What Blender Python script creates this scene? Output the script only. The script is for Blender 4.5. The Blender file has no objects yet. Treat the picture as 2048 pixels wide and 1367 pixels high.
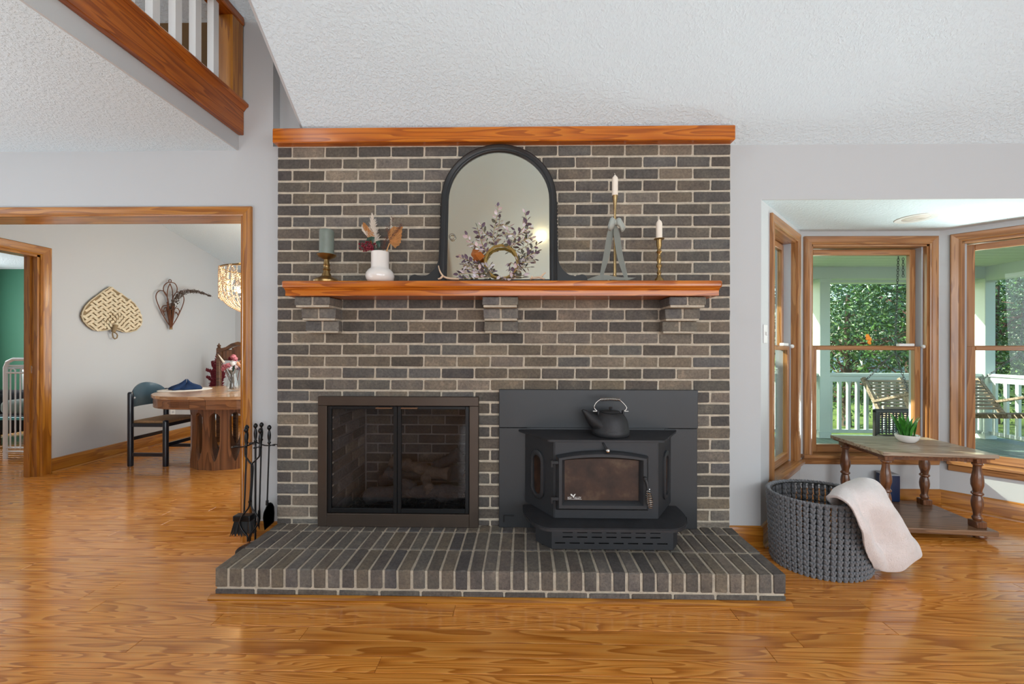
import bpy, bmesh, math, random
import numpy as np
from mathutils import Vector, Matrix, noise as mnoise
R = math.radians
S = bpy.context.scene
COL = S.collection
rng = random.Random(7)

# ------------------------------------------------------------------ camera, sky, sun, lights, exposure
F_PX, CX, CY, CAM_Z = 785.0, 1033.0, 695.0, 1.23
cam_d = bpy.data.cameras.new('camera'); cam = bpy.data.objects.new('camera', cam_d); COL.objects.link(cam)
cam_d.sensor_width = 36.0; cam_d.lens = F_PX / 2048 * 36.0
cam_d.shift_x = (1024 - CX) / 2048; cam_d.shift_y = (CY - 683.5) / 2048
cam_d.clip_start = 0.05; cam_d.clip_end = 300
CAM_R = Matrix.Rotation(0.0167, 3, 'Z') @ Matrix.Rotation(R(90), 3, 'X') @ Matrix.Rotation(0.002, 3, 'Z')
cam.matrix_world = Matrix.Translation((0, 0, CAM_Z)) @ CAM_R.to_4x4()
S.camera = cam

world = bpy.data.worlds.new('sky'); S.world = world; world.use_nodes = True
wn = world.node_tree; wn.nodes.clear()
wo = wn.nodes.new('ShaderNodeOutputWorld'); wb = wn.nodes.new('ShaderNodeBackground'); ws = wn.nodes.new('ShaderNodeTexSky')
ws.sky_type = 'NISHITA'; ws.sun_disc = False; ws.sun_elevation = R(40); ws.sun_rotation = R(-65); ws.air_density = 1.2; ws.dust_density = 2.0
wb.inputs['Strength'].default_value = 0.45
wn.links.new(ws.outputs[0], wb.inputs[0]); wn.links.new(wb.outputs[0], wo.inputs[0])

def lamp(name, kind, energy, color, loc, direction=None, size=None, angle=None):
    d = bpy.data.lights.new(name, kind); d.energy = energy; d.color = color
    if kind == 'AREA':
        d.shape = 'RECTANGLE'; d.size, d.size_y = size
    if kind == 'SUN': d.angle = angle
    if kind == 'POINT' and size: d.shadow_soft_size = size
    o = bpy.data.objects.new(name, d); COL.objects.link(o); o.location = loc
    if direction: o.rotation_euler = Vector(direction).to_track_quat('-Z', 'Y').to_euler()
    return o
lamp('sun', 'SUN', 9.5, (1.0, 0.94, 0.84), (-6, 12, 9), (0.78, -0.36, -0.51), angle=R(0.6))
# added unseen fill lamps that brighten the rooms, the loft and the bay
FILL_TINT = (0.86, 0.94, 1.0)
lamp('rear_fill', 'AREA', 215, FILL_TINT, (1.4, -3.7, 2.0), (0, 1, -0.05), (5.5, 3.0))  # added area fill from behind the camera, no window in that wall
lamp('side_fill', 'AREA', 70, FILL_TINT, (4.55, -1.7, 1.4), (-0.75, 0.8, 0.1), (2.0, 1.6))  # unseen fill added at the side of the room
lamp('left_fill', 'AREA', 30, FILL_TINT, (-6.2, 0.2, 1.4), (1, 0.12, 0), (3.0, 1.9))  # added fill from the left under the loft, no window there
lamp('dining_fill', 'AREA', 42, (0.90, 0.985, 1.0), (-1.8, 4.6, 1.5), (-1, 0.0, 0), (2.2, 1.6))  # added fill for the dining room, out of the camera's sight
lamp('nursery_fill', 'AREA', 62, (0.97, 0.985, 1.0), (-8.4, 4.6, 1.5), (1, 0.1, 0), (2.0, 1.6))  # added fill to brighten the nursery
lamp('loft_fill', 'AREA', 40, FILL_TINT, (-4.0, -1.5, 4.2), (0.5, 1, -0.3), (2.0, 1.2))  # extra unseen lamp lifting the loft side
lamp('loft_ceiling_fill', 'AREA', 60, (0.84, 0.93, 1.0), (-3.6, 0.5, 0.5), (0, -0.3, 1), (1.6, 1.2))  # added unseen lamp aimed up to brighten the ceiling under the loft
lamp('bay_fill', 'AREA', 44, (0.94, 0.95, 1.0), (5.3, 3.4, 0.1), (-0.8, -0.22, 0.50), (1.3, 0.8)).data.spread = R(64)  # added lamp outside the bay, aimed in to brighten its ceiling
S.view_settings.view_transform = 'Standard'; S.view_settings.look = 'None'
S.view_settings.gamma = 1.0; S.view_settings.use_curve_mapping = False
S.view_settings.exposure = 0.2
S.cycles.use_denoising = True
S.cycles.max_bounces = 10; S.cycles.transparent_max_bounces = 16
S.cycles.sample_clamp_indirect = 6.0

def ray(px, py):
    return CAM_R @ Vector(((px - CX) / F_PX, -(py - CY) / F_PX, -1.0))
def P(px, py, Y):            # survey: where a sight line meets the upright plane y = Y
    d = ray(px, py); t = Y / d.y
    return Vector((d.x * t, Y, CAM_Z + d.z * t))
def PX(px, py, X):           # ... the upright plane x = X
    d = ray(px, py); t = X / d.x
    return Vector((X, d.y * t, CAM_Z + d.z * t))
def PZ(px, py, Z):           # ... the level plane z = Z
    d = ray(px, py); t = (Z - CAM_Z) / d.z
    return Vector((d.x * t, d.y * t, Z))

# ------------------------------------------------------------------ materials
def s2l(c):
    return tuple(((v / 255) / 12.92 if v / 255 <= 0.04045 else ((v / 255 + 0.055) / 1.055) ** 2.4) for v in c)
class NT:
    def __init__(s, name):
        s.m = bpy.data.materials.new(name); s.m.use_nodes = True; s.t = s.m.node_tree; s.t.nodes.clear()
        s.out = s.n('ShaderNodeOutputMaterial'); s.b = s.n('ShaderNodeBsdfPrincipled'); s.l(s.b.outputs[0], s.out.inputs[0])
    def n(s, typ, **kw):
        x = s.t.nodes.new(typ)
        for k, v in kw.items():
            if k in x.inputs.keys(): x.inputs[k].default_value = v
            else: setattr(x, k, v)
        return x
    def l(s, a, b): s.t.links.new(a, b)
    def math(s, op, a, b=None):
        x = s.n('ShaderNodeMath', operation=op)
        for i, v in enumerate((a, b)):
            if v is None: continue
            if isinstance(v, (int, float)): x.inputs[i].default_value = v
            else: s.l(v, x.inputs[i])
        return x.outputs[0]
    def ramp(s, fac, stops, interp='LINEAR'):
        x = s.n('ShaderNodeValToRGB'); x.color_ramp.interpolation = interp; e = x.color_ramp.elements
        while len(e) < len(stops): e.new(0.5)
        for i, (p, c) in enumerate(stops):
            e[i].position = p; e[i].color = (*c, 1)
        s.l(fac, x.inputs[0]); return x.outputs[0]
    def mix(s, fac, a, b, mode='MIX'):
        x = s.n('ShaderNodeMix', data_type='RGBA', blend_type=mode)
        for i, v in ((0, fac), (6, a), (7, b)):
            if isinstance(v, (int, float)): x.inputs[i].default_value = v
            elif isinstance(v, tuple): x.inputs[i].default_value = (*v, 1)
            else: s.l(v, x.inputs[i])
        return x.outputs[2]
    def noise(s, vec, scale, detail=2, rough=0.5, w=None):
        x = s.n('ShaderNodeTexNoise'); x.inputs['Scale'].default_value = scale; x.inputs['Detail'].default_value = detail; x.inputs['Roughness'].default_value = rough
        if vec is not None: s.l(vec, x.inputs['Vector'])
        return x.outputs[0]
    def bump(s, h, strength, dist=0.01):
        x = s.n('ShaderNodeBump'); x.inputs['Strength'].default_value = strength; x.inputs['Distance'].default_value = dist
        s.l(h, x.inputs['Height']); s.l(x.outputs[0], s.b.inputs['Normal'])
    def set(s, **kw):
        for k, v in kw.items():
            k = k.replace('_', ' ')
            if isinstance(v, (int, float)): s.b.inputs[k].default_value = v
            elif isinstance(v, tuple): s.b.inputs[k].default_value = (*v, 1) if len(v) == 3 else v
            else: s.l(v, s.b.inputs[k])
def plain(name, rgb, rough=0.5, metal=0.0, bscale=0, bstr=0.2, vary=0.0, coat=0.0, vscale=6, trans=0.0, bdist=0.004, sheen=0.0):
    m = NT(name); c = s2l(rgb); m.set(Roughness=rough, Metallic=metal, Base_Color=c)
    if coat: m.set(Coat_Weight=coat, Coat_Roughness=0.08)
    if sheen: m.set(Sheen_Weight=sheen)
    if trans: m.set(Transmission_Weight=trans)
    tc = m.n('ShaderNodeTexCoord').outputs['Object']
    if vary:
        n = m.noise(tc, vscale, 4, 0.6)
        m.set(Base_Color=m.ramp(n, [(0.25, tuple(v * (1 - vary) for v in c)), (0.75, tuple(min(1, v * (1 + vary)) for v in c))]))
    if bscale: m.bump(m.noise(tc, bscale, 3, 0.6), bstr, bdist)
    return m.m
def wood(name, light, mid, dark, axis='X', size=1.0, rings=9, rough=0.3, coat=0.3, planks=0.0, bump=0.06):
    m = NT(name); tc = m.n('ShaderNodeTexCoord').outputs['Object']
    k = 1.0 / size; sc = {'X': (0.55 * k, 7 * k, 7 * k), 'Y': (7 * k, 0.55 * k, 7 * k), 'Z': (7 * k, 7 * k, 0.55 * k)}[axis]
    rnd = m.n('ShaderNodeObjectInfo').outputs['Random']
    mp = m.n('ShaderNodeMapping'); m.l(tc, mp.inputs['Vector']); mp.inputs['Scale'].default_value = sc
    cx = m.n('ShaderNodeCombineXYZ')
    for i, q in enumerate((37.0, 91.0, 53.0)): m.l(m.math('MULTIPLY', rnd, q), cx.inputs[i])
    m.l(cx.outputs[0], mp.inputs['Location'])
    v = mp.outputs[0]
    big = m.noise(v, 1.0, 1.2, 0.45)
    fr = m.math('FRACT', m.math('MULTIPLY', m.math('MULTIPLY', big, rings), m.math('ADD', m.math('MULTIPLY', rnd, 0.9 if planks else 0.2), 0.45 if planks else 0.9)))
    lt, md, dk = s2l(light), s2l(mid), s2l(dark)
    col = m.ramp(fr, [(0.0, lt), (0.5, md), (0.84, dk), (0.94, dk), (1.0, lt)])
    mp2 = m.n('ShaderNodeMapping'); m.l(v, mp2.inputs['Vector'])
    mp2.inputs['Scale'].default_value = {'X': (1.5, 14, 14), 'Y': (14, 1.5, 14), 'Z': (14, 14, 1.5)}[axis]
    fine = m.noise(mp2.outputs[0], 1.0, 3, 0.6)
    col = m.mix(m.math('MULTIPLY', fine, 0.55), col, md)
    col = m.mix(0.5, col, m.ramp(fine, [(0.3, (0.62, 0.60, 0.58)), (0.7, (1.16, 1.16, 1.16))]), 'MULTIPLY')
    if planks:
        tint = m.ramp(rnd, [(0.0, (1 - planks, 1 - planks * 1.15, 1 - planks * 1.3)), (0.5, (1, 1, 1)), (1.0, (1 + planks * .6, 1 + planks * .55, 1 + planks * .5))])
        col = m.mix(1.0, col, tint, 'MULTIPLY')
    m.set(Base_Color=col, Roughness=rough, Coat_Weight=coat, Coat_Roughness=0.12)
    if bump: m.bump(fine, bump, 0.003)
    return m.m
MAT = {}
def brick_mat(name, gain=1.0):
    m = NT(name); pos = m.n('ShaderNodeNewGeometry').outputs['Position']
    oi = m.n('ShaderNodeObjectInfo')
    n1 = m.noise(pos, 11, 5, 0.7); n2 = m.noise(pos, 70, 4, 0.7); n3 = m.noise(pos, 230, 2, 0.7)
    blot = m.ramp(n1, [(0.28, (0.66, 0.66, 0.70)), (0.45, (0.92, 0.92, 0.93)), (0.58, (1.05, 1.04, 1.02)), (0.72, (1.5, 1.44, 1.36))])
    c = m.mix(1.0, oi.outputs['Color'], blot, 'MULTIPLY')
    c = m.mix(0.75, c, m.ramp(n2, [(0.28, (0.55, 0.55, 0.56)), (0.5, (1, 1, 1)), (0.74, (1.5, 1.48, 1.45))]), 'MULTIPLY')
    chip = m.ramp(n3, [(0.70, (0, 0, 0)), (0.78, (1, 1, 1))])
    c = m.mix(m.math('MULTIPLY', chip, 0.22), c, s2l((176, 168, 156)))
    m.set(Base_Color=c, Roughness=0.78, Specular_IOR_Level=0.35)
    m.bump(m.math('ADD', n2, m.math('MULTIPLY', n3, 0.5)), 0.9, 0.005)
    return m.m
MAT['brick'] = brick_mat('brick')
MAT['mortar'] = plain('mortar', (190, 178, 160), 0.9, bscale=90, bstr=1.0, vary=0.22, vscale=30, bdist=0.006)
MAT['mortar_dark'] = plain('sooty_mortar', (112, 106, 100), 0.9, bscale=120, bstr=0.6, vary=0.2, vscale=14)
MAT['wall'] = plain('grey_wall_paint', (189, 190, 191), 0.62, bscale=140, bstr=0.05)
MAT['white_trim'] = plain('white_paint', (226, 226, 224), 0.4)
def ceiling_mat():
    m = NT('knockdown_ceiling'); tc = m.n('ShaderNodeTexCoord').outputs['Object']
    m.set(Base_Color=s2l((214, 227, 234)), Roughness=0.85)
    n = m.noise(tc, 70, 3, 0.6); h = m.ramp(n, [(0.45, (0, 0, 0)), (0.62, (1, 1, 1))])
    m.bump(h, 0.5, 0.005); return m.m
MAT['ceiling'] = ceiling_mat()
MAT['olive'] = plain('olive_wall_paint', (98, 68, 18), 0.7)
MAT['green'] = plain('green_wall_paint', (50, 108, 84), 0.6)
H_L, H_M, H_D = (206, 140, 72), (184, 112, 48), (128, 66, 20)
MAT['floor'] = wood('heart_pine_floor', (232, 162, 80), (216, 138, 56), (172, 98, 30), 'X', 0.5, 15, 0.2, 0.5, planks=0.1)
MAT['pineX'] = wood('heart_pine_x', (208, 124, 36), (190, 102, 20), (150, 72, 9), 'X', 0.4, 7, 0.28, 0.25)
MAT['pineY'] = wood('heart_pine_y', (184, 102, 28), (162, 84, 18), (128, 60, 9), 'Y', 0.4, 6, 0.28, 0.25)
MAT['pineZ'] = wood('heart_pine_z', (188, 126, 44), (167, 104, 28), (136, 78, 18), 'Z', 0.3, 4, 0.3, 0.25)
MAT['trimX'] = wood('pine_trim_x', (188, 126, 44), (167, 104, 28), (136, 78, 18), 'X', 0.3, 4, 0.3, 0.25)
MAT['trimY'] = wood('pine_trim_y', (200, 134, 64), (178, 108, 44), (134, 76, 26), 'Y', 0.5, 7, 0.28, 0.4)
MAT['winX'] = wood('window_wood_x', (182, 132, 84), (163, 112, 66), (136, 88, 48), 'X', 0.25, 3, 0.3, 0.35)
MAT['winZ'] = wood('window_wood_z', (180, 130, 82), (161, 110, 65), (134, 86, 46), 'Z', 0.25, 3, 0.3, 0.35)
MAT['walnut'] = wood('walnut_veneer', (166, 112, 68), (142, 92, 54), (106, 64, 36), 'X', 0.6, 6, 0.3, 0.3)
MAT['walnut_top'] = wood('sheen_walnut_top', (222, 178, 132), (204, 156, 110), (172, 124, 82), 'X', 0.6, 4, 0.22, 0.4)  # paler than the apron, reflected light put into the tabletop colour
MAT['shelf_oak'] = wood('brown_shelf_oak', (150, 116, 88), (130, 96, 70), (98, 68, 46), 'X', 0.5, 6, 0.3, 0.3)
MAT['walnutZ'] = wood('walnut_veneer_z', (148, 98, 62), (124, 80, 50), (92, 56, 34), 'Z', 0.6, 6, 0.32, 0.25)
MAT['oak_grey'] = wood('weathered_oak', (180, 164, 144), (158, 140, 120), (120, 100, 82), 'X', 0.5, 7, 0.38, 0.2)
MAT['oak'] = wood('brown_oak', (134, 88, 58), (112, 70, 44), (76, 44, 26), 'Z', 0.4, 5, 0.28, 0.4)
MAT['grey_timber'] = wood('weathered_timber', (176, 158, 136), (150, 130, 108), (106, 88, 70), 'X', 0.5, 6, 0.7, 0.0)
MAT['carved_wood'] = wood('dark_carved_wood', (116, 78, 50), (94, 60, 38), (62, 38, 24), 'X', 0.5, 5, 0.35, 0.2)
MAT['steel_black'] = plain('stove_black_paint', (54, 55, 58), 0.5, 0.35, bscale=240, bstr=0.1, vary=0.1)
MAT['plate_black'] = plain('stove_plate_black', (50, 50, 53), 0.55, 0.3, bscale=90, bstr=0.15, vary=0.3, vscale=9)
MAT['panel_black'] = plain('satin_black_panel', (54, 55, 57), 0.42, 0.3, vary=0.05)
MAT['iron'] = plain('cast_iron', (54, 54, 56), 0.55, 0.5, bscale=120, bstr=0.3, vary=0.25, vscale=15)
MAT['wrought'] = plain('wrought_iron', (22, 23, 25), 0.32, 0.4)
MAT['black'] = plain('black', (12, 12, 13), 0.6)
MAT['black_frame'] = plain('black_door_frame', (26, 27, 29), 0.4, 0.4)
MAT['bronze'] = plain('bronze_frame', (80, 69, 61), 0.42, 0.55, vary=0.12, vscale=4)
MAT['bronze_light'] = plain('bronze_handle', (126, 98, 76), 0.35, 0.7)
MAT['nickel'] = plain('nickel', (190, 188, 184), 0.22, 1.0)
MAT['brass'] = plain('aged_brass', (150, 122, 78), 0.3, 0.9, vary=0.25, vscale=30)
MAT['brass_bright'] = plain('polished_brass', (200, 172, 124), 0.16, 0.95)
MAT['mirror_frame'] = plain('dark_grey_frame_paint', (30, 30, 31), 0.42, 0.0, bscale=60, bstr=0.05, vary=0.1)
MAT['ceramic'] = plain('white_glazed_ceramic', (232, 226, 220), 0.08, coat=0.6)
MAT['wax'] = plain('ivory_wax', (238, 226, 210), 0.45)
MAT['wax_green'] = plain('teal_grey_wax', (120, 130, 121), 0.4, vary=0.12, vscale=14)
MAT['ribbon'] = plain('sage_ribbon', (164, 168, 160), 0.6, bscale=300, bstr=0.2, sheen=0.3)
MAT['palm'] = plain('dried_palm', (228, 172, 112), 0.7, vary=0.2, vscale=25)
MAT['pampas'] = plain('pampas_plume', (226, 214, 200), 0.9)
MAT['berry'] = plain('dark_red_berries', (120, 22, 40), 0.4)
MAT['twig'] = plain('brown_twig', (104, 70, 58), 0.7)
MAT['dkgreen'] = plain('dark_green_leaf', (34, 62, 48), 0.4)
MAT['plum'] = plain('plum_leaf', (104, 88, 104), 0.5)
MAT['lilac'] = plain('pale_lilac_leaf', (226, 218, 224), 0.5)
MAT['olive_leaf'] = plain('grey_olive_leaf', (98, 98, 86), 0.5)
MAT['blush'] = plain('blush_leaf', (208, 188, 190), 0.5)
MAT['vine'] = plain('straw_vine', (156, 128, 66), 0.7, bscale=80, bstr=0.5, vary=0.25, vscale=30)
MAT['amber'] = plain('amber_paper', (166, 92, 30), 0.5, vary=0.3, vscale=20)
MAT['antler'] = plain('antler', (206, 178, 150), 0.5, vary=0.2, vscale=20)
MAT['navy'] = plain('navy_cloth', (4, 42, 82), 0.85, bscale=60, bstr=0.2)
MAT['navy_box'] = plain('navy_metal', (16, 36, 72), 0.4)
MAT['chair_navy'] = plain('dark_navy_lacquer', (20, 26, 36), 0.28, coat=0.3)
MAT['chair_back'] = plain('slate_blue_lacquer', (62, 84, 96), 0.3, coat=0.3, vary=0.12, vscale=5)
MAT['rush'] = plain('woven_rush', (158, 122, 84), 0.8, bscale=160, bstr=0.9, vary=0.25, vscale=50)
MAT['mat'] = plain('white_placemat', (224, 220, 214), 0.8)
MAT['rope'] = plain('grey_cotton_rope', (112, 113, 117), 0.85, bscale=220, bstr=0.6, vary=0.15, vscale=60, sheen=0.3)
MAT['fleece'] = plain('cream_fleece', (232, 220, 216), 0.95, bscale=130, bstr=0.9, sheen=0.8, vary=0.05, vscale=20, bdist=0.006)
MAT['white_metal'] = plain('white_enamel', (232, 232, 232), 0.3)
MAT['cushion'] = plain('green_cushion', (56, 84, 72), 0.85, sheen=0.3)
MAT['teal'] = plain('teal_plastic', (30, 130, 136), 0.4)
MAT['dark_fabric'] = plain('charcoal_fabric', (44, 46, 52), 0.8)
MAT['straw'] = plain('palm_weave', (214, 198, 168), 0.75, vary=0.15, vscale=40)
MAT['straw_dark'] = plain('dark_palm_weave', (140, 118, 86), 0.8)  # darker straw for the fan backing, neck, loop and pocket tip
MAT['wicker'] = plain('brown_wicker', (104, 60, 34), 0.5, vary=0.2, vscale=40)
MAT['bead'] = plain('wood_bead', (226, 202, 172), 0.5)
MAT['leaf_bright'] = plain('green_blade', (70, 140, 52), 0.35, vary=0.3, vscale=30)
MAT['flower_white'] = plain('white_petal', (232, 226, 222), 0.6)
MAT['flower_pink'] = plain('dusty_pink_petal', (190, 110, 120), 0.6)
MAT['flower_peach'] = plain('peach_petal', (226, 168, 130), 0.6)
MAT['plume'] = plain('crimson_plume', (104, 18, 32), 0.8)
MAT['driftwood'] = plain('grey_driftwood', (104, 92, 82), 0.9, bscale=60, bstr=0.8)
MAT['bark'] = plain('bark', (82, 66, 54), 0.9, bscale=30, bstr=0.8, vary=0.25)
MAT['log'] = plain('charred_log', (50, 46, 44), 0.9, bscale=45, bstr=1.0, vary=0.55, vscale=14, bdist=0.012)
MAT['log_tan'] = plain('tan_log', (74, 61, 50), 0.9, bscale=45, bstr=1.0, vary=0.4, vscale=14, bdist=0.012)
MAT['lava'] = plain('lava_rock', (48, 46, 46), 0.95)
MAT['porch_white'] = plain('porch_white_paint', (206, 214, 208), 0.5)
MAT['porch_ceil'] = plain('porch_ceiling_paint', (206, 214, 196), 0.5)
MAT['deck'] = plain('porch_deck_paint', (104, 122, 112), 0.6, vary=0.15, vscale=6)
MAT['chain'] = plain('grey_chain', (92, 92, 94), 0.5, 0.6)
MAT['black_wicker'] = plain('black_resin_wicker', (20, 16, 14), 0.5)
MAT['car'] = plain('pale_blue_car_paint', (176, 196, 214), 0.2, 0.3, coat=0.8)
MAT['tyre'] = plain('rubber', (24, 24, 25), 0.8)
MAT['orange'] = plain('orange_petal', (244, 150, 40), 0.5)
MAT['grey_plastic'] = plain('grey_plastic', (196, 196, 198), 0.4)
MAT['track'] = plain('window_track_grey', (172, 176, 182), 0.4)
MAT['soil'] = plain('white_pebble', (70, 66, 58), 0.9)
def emit(name, rgb, strength):
    m = NT(name); m.set(Base_Color=s2l(rgb), Emission_Color=s2l(rgb), Emission_Strength=strength); return m.m
MAT['bulb'] = emit('warm_bulb', (255, 214, 150), 22.0)
MAT['bulb_room'] = emit('room_bulb', (255, 226, 180), 26.0)
def pane(name, tint, refl=1.0, ior=1.5):
    m = NT(name); m.t.nodes.remove(m.b)
    tr = m.n('ShaderNodeBsdfTransparent'); tr.inputs[0].default_value = (*tint, 1)
    gl = m.n('ShaderNodeBsdfGlossy'); gl.inputs['Roughness'].default_value = 0.0
    lw = m.n('ShaderNodeLayerWeight'); fac = m.math('ADD', m.math('MULTIPLY', m.math('POWER', lw.outputs['Facing'], 5.0), 0.92), 0.04)
    mx = m.n('ShaderNodeMixShader'); m.l(m.math('MULTIPLY', fac, refl), mx.inputs[0])
    m.l(tr.outputs[0], mx.inputs[1]); m.l(gl.outputs[0], mx.inputs[2]); m.l(mx.outputs[0], m.out.inputs[0])
    return m.m
MAT['glass'] = pane('window_glass', (0.90, 0.97, 0.93), 0.5)
MAT['fire_glass'] = pane('smoked_glass', (0.88, 0.88, 0.90), 0.5)
MAT['vase_glass'] = pane('clear_glass', (0.95, 0.97, 0.97), 1.3)
m = NT('sooty_stove_glass'); tc = m.n('ShaderNodeTexCoord').outputs['Object']
m.set(Base_Color=m.ramp(m.noise(tc, 7, 4, 0.6), [(0.3, s2l((24, 18, 16))), (0.55, s2l((62, 42, 32))), (0.75, s2l((92, 74, 58)))]), Roughness=0.3, Specular_IOR_Level=0.3)
MAT['stove_glass'] = m.m
m = NT('old_mirror'); tc = m.n('ShaderNodeTexCoord').outputs['Object']
m.set(Base_Color=m.ramp(m.noise(tc, 3, 2, 0.5), [(0.3, (0.86, 0.86, 0.73)), (0.7, (0.86, 0.90, 0.80))]), Metallic=1.0, Roughness=0.05)
MAT['mirror'] = m.m
def grass_mat():
    m = NT('lawn'); tc = m.n('ShaderNodeTexCoord').outputs['Object']
    m.set(Base_Color=m.ramp(m.noise(tc, 2.2, 5, 0.7), [(0.3, s2l((70, 96, 40))), (0.6, s2l((128, 150, 66))), (0.8, s2l((170, 160, 110)))]), Roughness=0.9)
    m.bump(m.noise(tc, 40, 3, 0.7), 0.8, 0.05); return m.m
MAT['lawn'] = grass_mat()
def leaf_mat(name, a, b):
    m = NT(name); pos = m.n('ShaderNodeNewGeometry').outputs['Position']
    m.set(Base_Color=m.ramp(m.noise(pos, 5, 3, 0.7), [(0.3, s2l(a)), (0.7, s2l(b))]), Roughness=0.28, Specular_IOR_Level=0.6)
    return m.m
MAT['leaf_a'] = leaf_mat('glossy_evergreen_leaf', (34, 60, 30), (86, 124, 56))
MAT['leaf_b'] = leaf_mat('deep_green_leaf', (24, 46, 28), (62, 96, 52))
MAT['leaf_c'] = leaf_mat('blue_green_leaf', (30, 68, 50), (84, 128, 92))

# ------------------------------------------------------------------ mesh helpers
def wloc(o):
    v = Vector((0, 0, 0))
    while o is not None: v += o.location; o = o.parent
    return v
def link(name, me, mat, parent=None):
    o = bpy.data.objects.new(name, me); COL.objects.link(o)
    if mat is not None and not me.materials: me.materials.append(MAT[mat] if isinstance(mat, str) else mat)
    if parent is not None: o.parent = parent
    return o
class MB:
    """collects shapes into one bmesh; build() links it as one mesh object (world coordinates, or the parent's with local=True)"""
    def __init__(s): s.bm = bmesh.new()
    def add(s, verts, faces):
        vs = [s.bm.verts.new(v) for v in verts]
        for f in faces:
            try: s.bm.faces.new([vs[i] for i in f])
            except ValueError: pass
        return vs
    def box(s, x0, x1, y0, y1, z0, z1, bevel=0.0, seg=1):
        b = bmesh.new(); vs = [b.verts.new((x, y, z)) for x in (x0, x1) for y in (y0, y1) for z in (z0, z1)]
        for f in ((0, 1, 3, 2), (4, 6, 7, 5), (0, 4, 5, 1), (2, 3, 7, 6), (0, 2, 6, 4), (1, 5, 7, 3)): b.faces.new([vs[i] for i in f])
        if bevel: bmesh.ops.bevel(b, geom=b.edges[:], offset=bevel, segments=seg, affect='EDGES', profile=0.5)
        s.merge(b); return s
    def merge(s, b, M4=None):
        b.verts.ensure_lookup_table(); mp = {}
        out = []
        for v in b.verts:
            nv = s.bm.verts.new(M4 @ v.co if M4 else v.co); mp[v] = nv; out.append(nv)
        for f in b.faces: s.bm.faces.new([mp[v] for v in f.verts])
        b.free(); return out
    def lathe(s, prof, c=(0, 0, 0), seg=24, sx=1.0, sy=1.0, axis='Z', cap=True):
        rings = []
        for r, h in prof:
            ring = []
            for k in range(seg):
                a = 2 * math.pi * k / seg; u, v = r * math.cos(a) * sx, r * math.sin(a) * sy
                p = (u, v, h) if axis == 'Z' else ((u, h, v) if axis == 'Y' else (h, u, v))
                ring.append(s.bm.verts.new((c[0] + p[0], c[1] + p[1], c[2] + p[2])))
            rings.append(ring)
        for a, b in zip(rings, rings[1:]):
            for k in range(seg):
                s.bm.faces.new((a[k], a[(k + 1) % seg], b[(k + 1) % seg], b[k]))
        if cap:
            if prof[0][0] > 1e-5: s.bm.faces.new(rings[0][::-1])
            if prof[-1][0] > 1e-5: s.bm.faces.new(rings[-1])
        return s
    def tube(s, pts, rad, seg=8, closed=False, flat=1.0, up=None):
        pts = [Vector(p) for p in pts]; n = len(pts)
        rads = rad if isinstance(rad, (list, tuple)) else [rad] * n
        rings = []; prev = None
        for i, p in enumerate(pts):
            if closed: t = (pts[(i + 1) % n] - pts[i - 1])
            else: t = pts[min(i + 1, n - 1)] - pts[max(i - 1, 0)]
            t.normalize()
            if prev is None:
                ref = Vector(up) if up else (Vector((0, 0, 1)) if abs(t.z) < 0.9 else Vector((0, 1, 0)))
                a = t.cross(ref).normalized()
            else:
                a = (prev - t * prev.dot(t)).normalized()
            prev = a; b = t.cross(a)
            rings.append([s.bm.verts.new(p + (a * math.cos(2 * math.pi * k / seg) + b * math.sin(2 * math.pi * k / seg) * flat) * rads[i]) for k in range(seg)])
        m = n if closed else n - 1
        for i in range(m):
            A, B = rings[i], rings[(i + 1) % n]
            for k in range(seg): s.bm.faces.new((A[k], A[(k + 1) % seg], B[(k + 1) % seg], B[k]))
        if not closed:
            s.bm.faces.new(rings[0][::-1]); s.bm.faces.new(rings[-1])
        return s
    def prism(s, poly, a0, a1, plane='XY', bevel=0.0):
        """polygon poly extruded from a0 to a1 along the missing axis"""
        def q(p, a): return {'XY': (p[0], p[1], a), 'XZ': (p[0], a, p[1]), 'YZ': (a, p[0], p[1])}[plane]
        b = bmesh.new(); A = [b.verts.new(q(p, a0)) for p in poly]; B = [b.verts.new(q(p, a1)) for p in poly]; n = len(poly)
        b.faces.new(A); b.faces.new(B[::-1])
        for i in range(n): b.faces.new((A[i], B[i], B[(i + 1) % n], A[(i + 1) % n]))
        bmesh.ops.recalc_face_normals(b, faces=b.faces[:])
        if bevel: bmesh.ops.bevel(b, geom=b.edges[:], offset=bevel, segments=2, affect='EDGES')
        s.merge(b); return s
    def frame(s, poly_out, poly_in, a0, a1, plane='XZ'):
        """a flat frame between two outlines of equally many points, a0 (front) to a1"""
        def q(p, a): return {'XY': (p[0], p[1], a), 'XZ': (p[0], a, p[1]), 'YZ': (a, p[0], p[1])}[plane]
        n = len(poly_out); V = [[s.bm.verts.new(q(p, a)) for p in poly] for poly, a in ((poly_out, a0), (poly_in, a0), (poly_in, a1), (poly_out, a1))]
        for k in range(4):
            A, B = V[k], V[(k + 1) % 4]
            for i in range(n): s.bm.faces.new((A[i], A[(i + 1) % n], B[(i + 1) % n], B[i]))
        return s
    def sphere(s, c, r, sub=1, sc=(1, 1, 1), rot=None):
        M4 = Matrix.Translation(c) @ (rot.to_4x4() if rot else Matrix.Identity(4)) @ Matrix.Diagonal((r * sc[0], r * sc[1], r * sc[2], 1))
        b = bmesh.new(); bmesh.ops.create_icosphere(b, subdivisions=sub, radius=1); s.merge(b, M4); return s
    def jitter(s, amt, freq):
        for v in s.bm.verts: v.co += mnoise.noise_vector(v.co * freq) * amt
        return s
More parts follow.
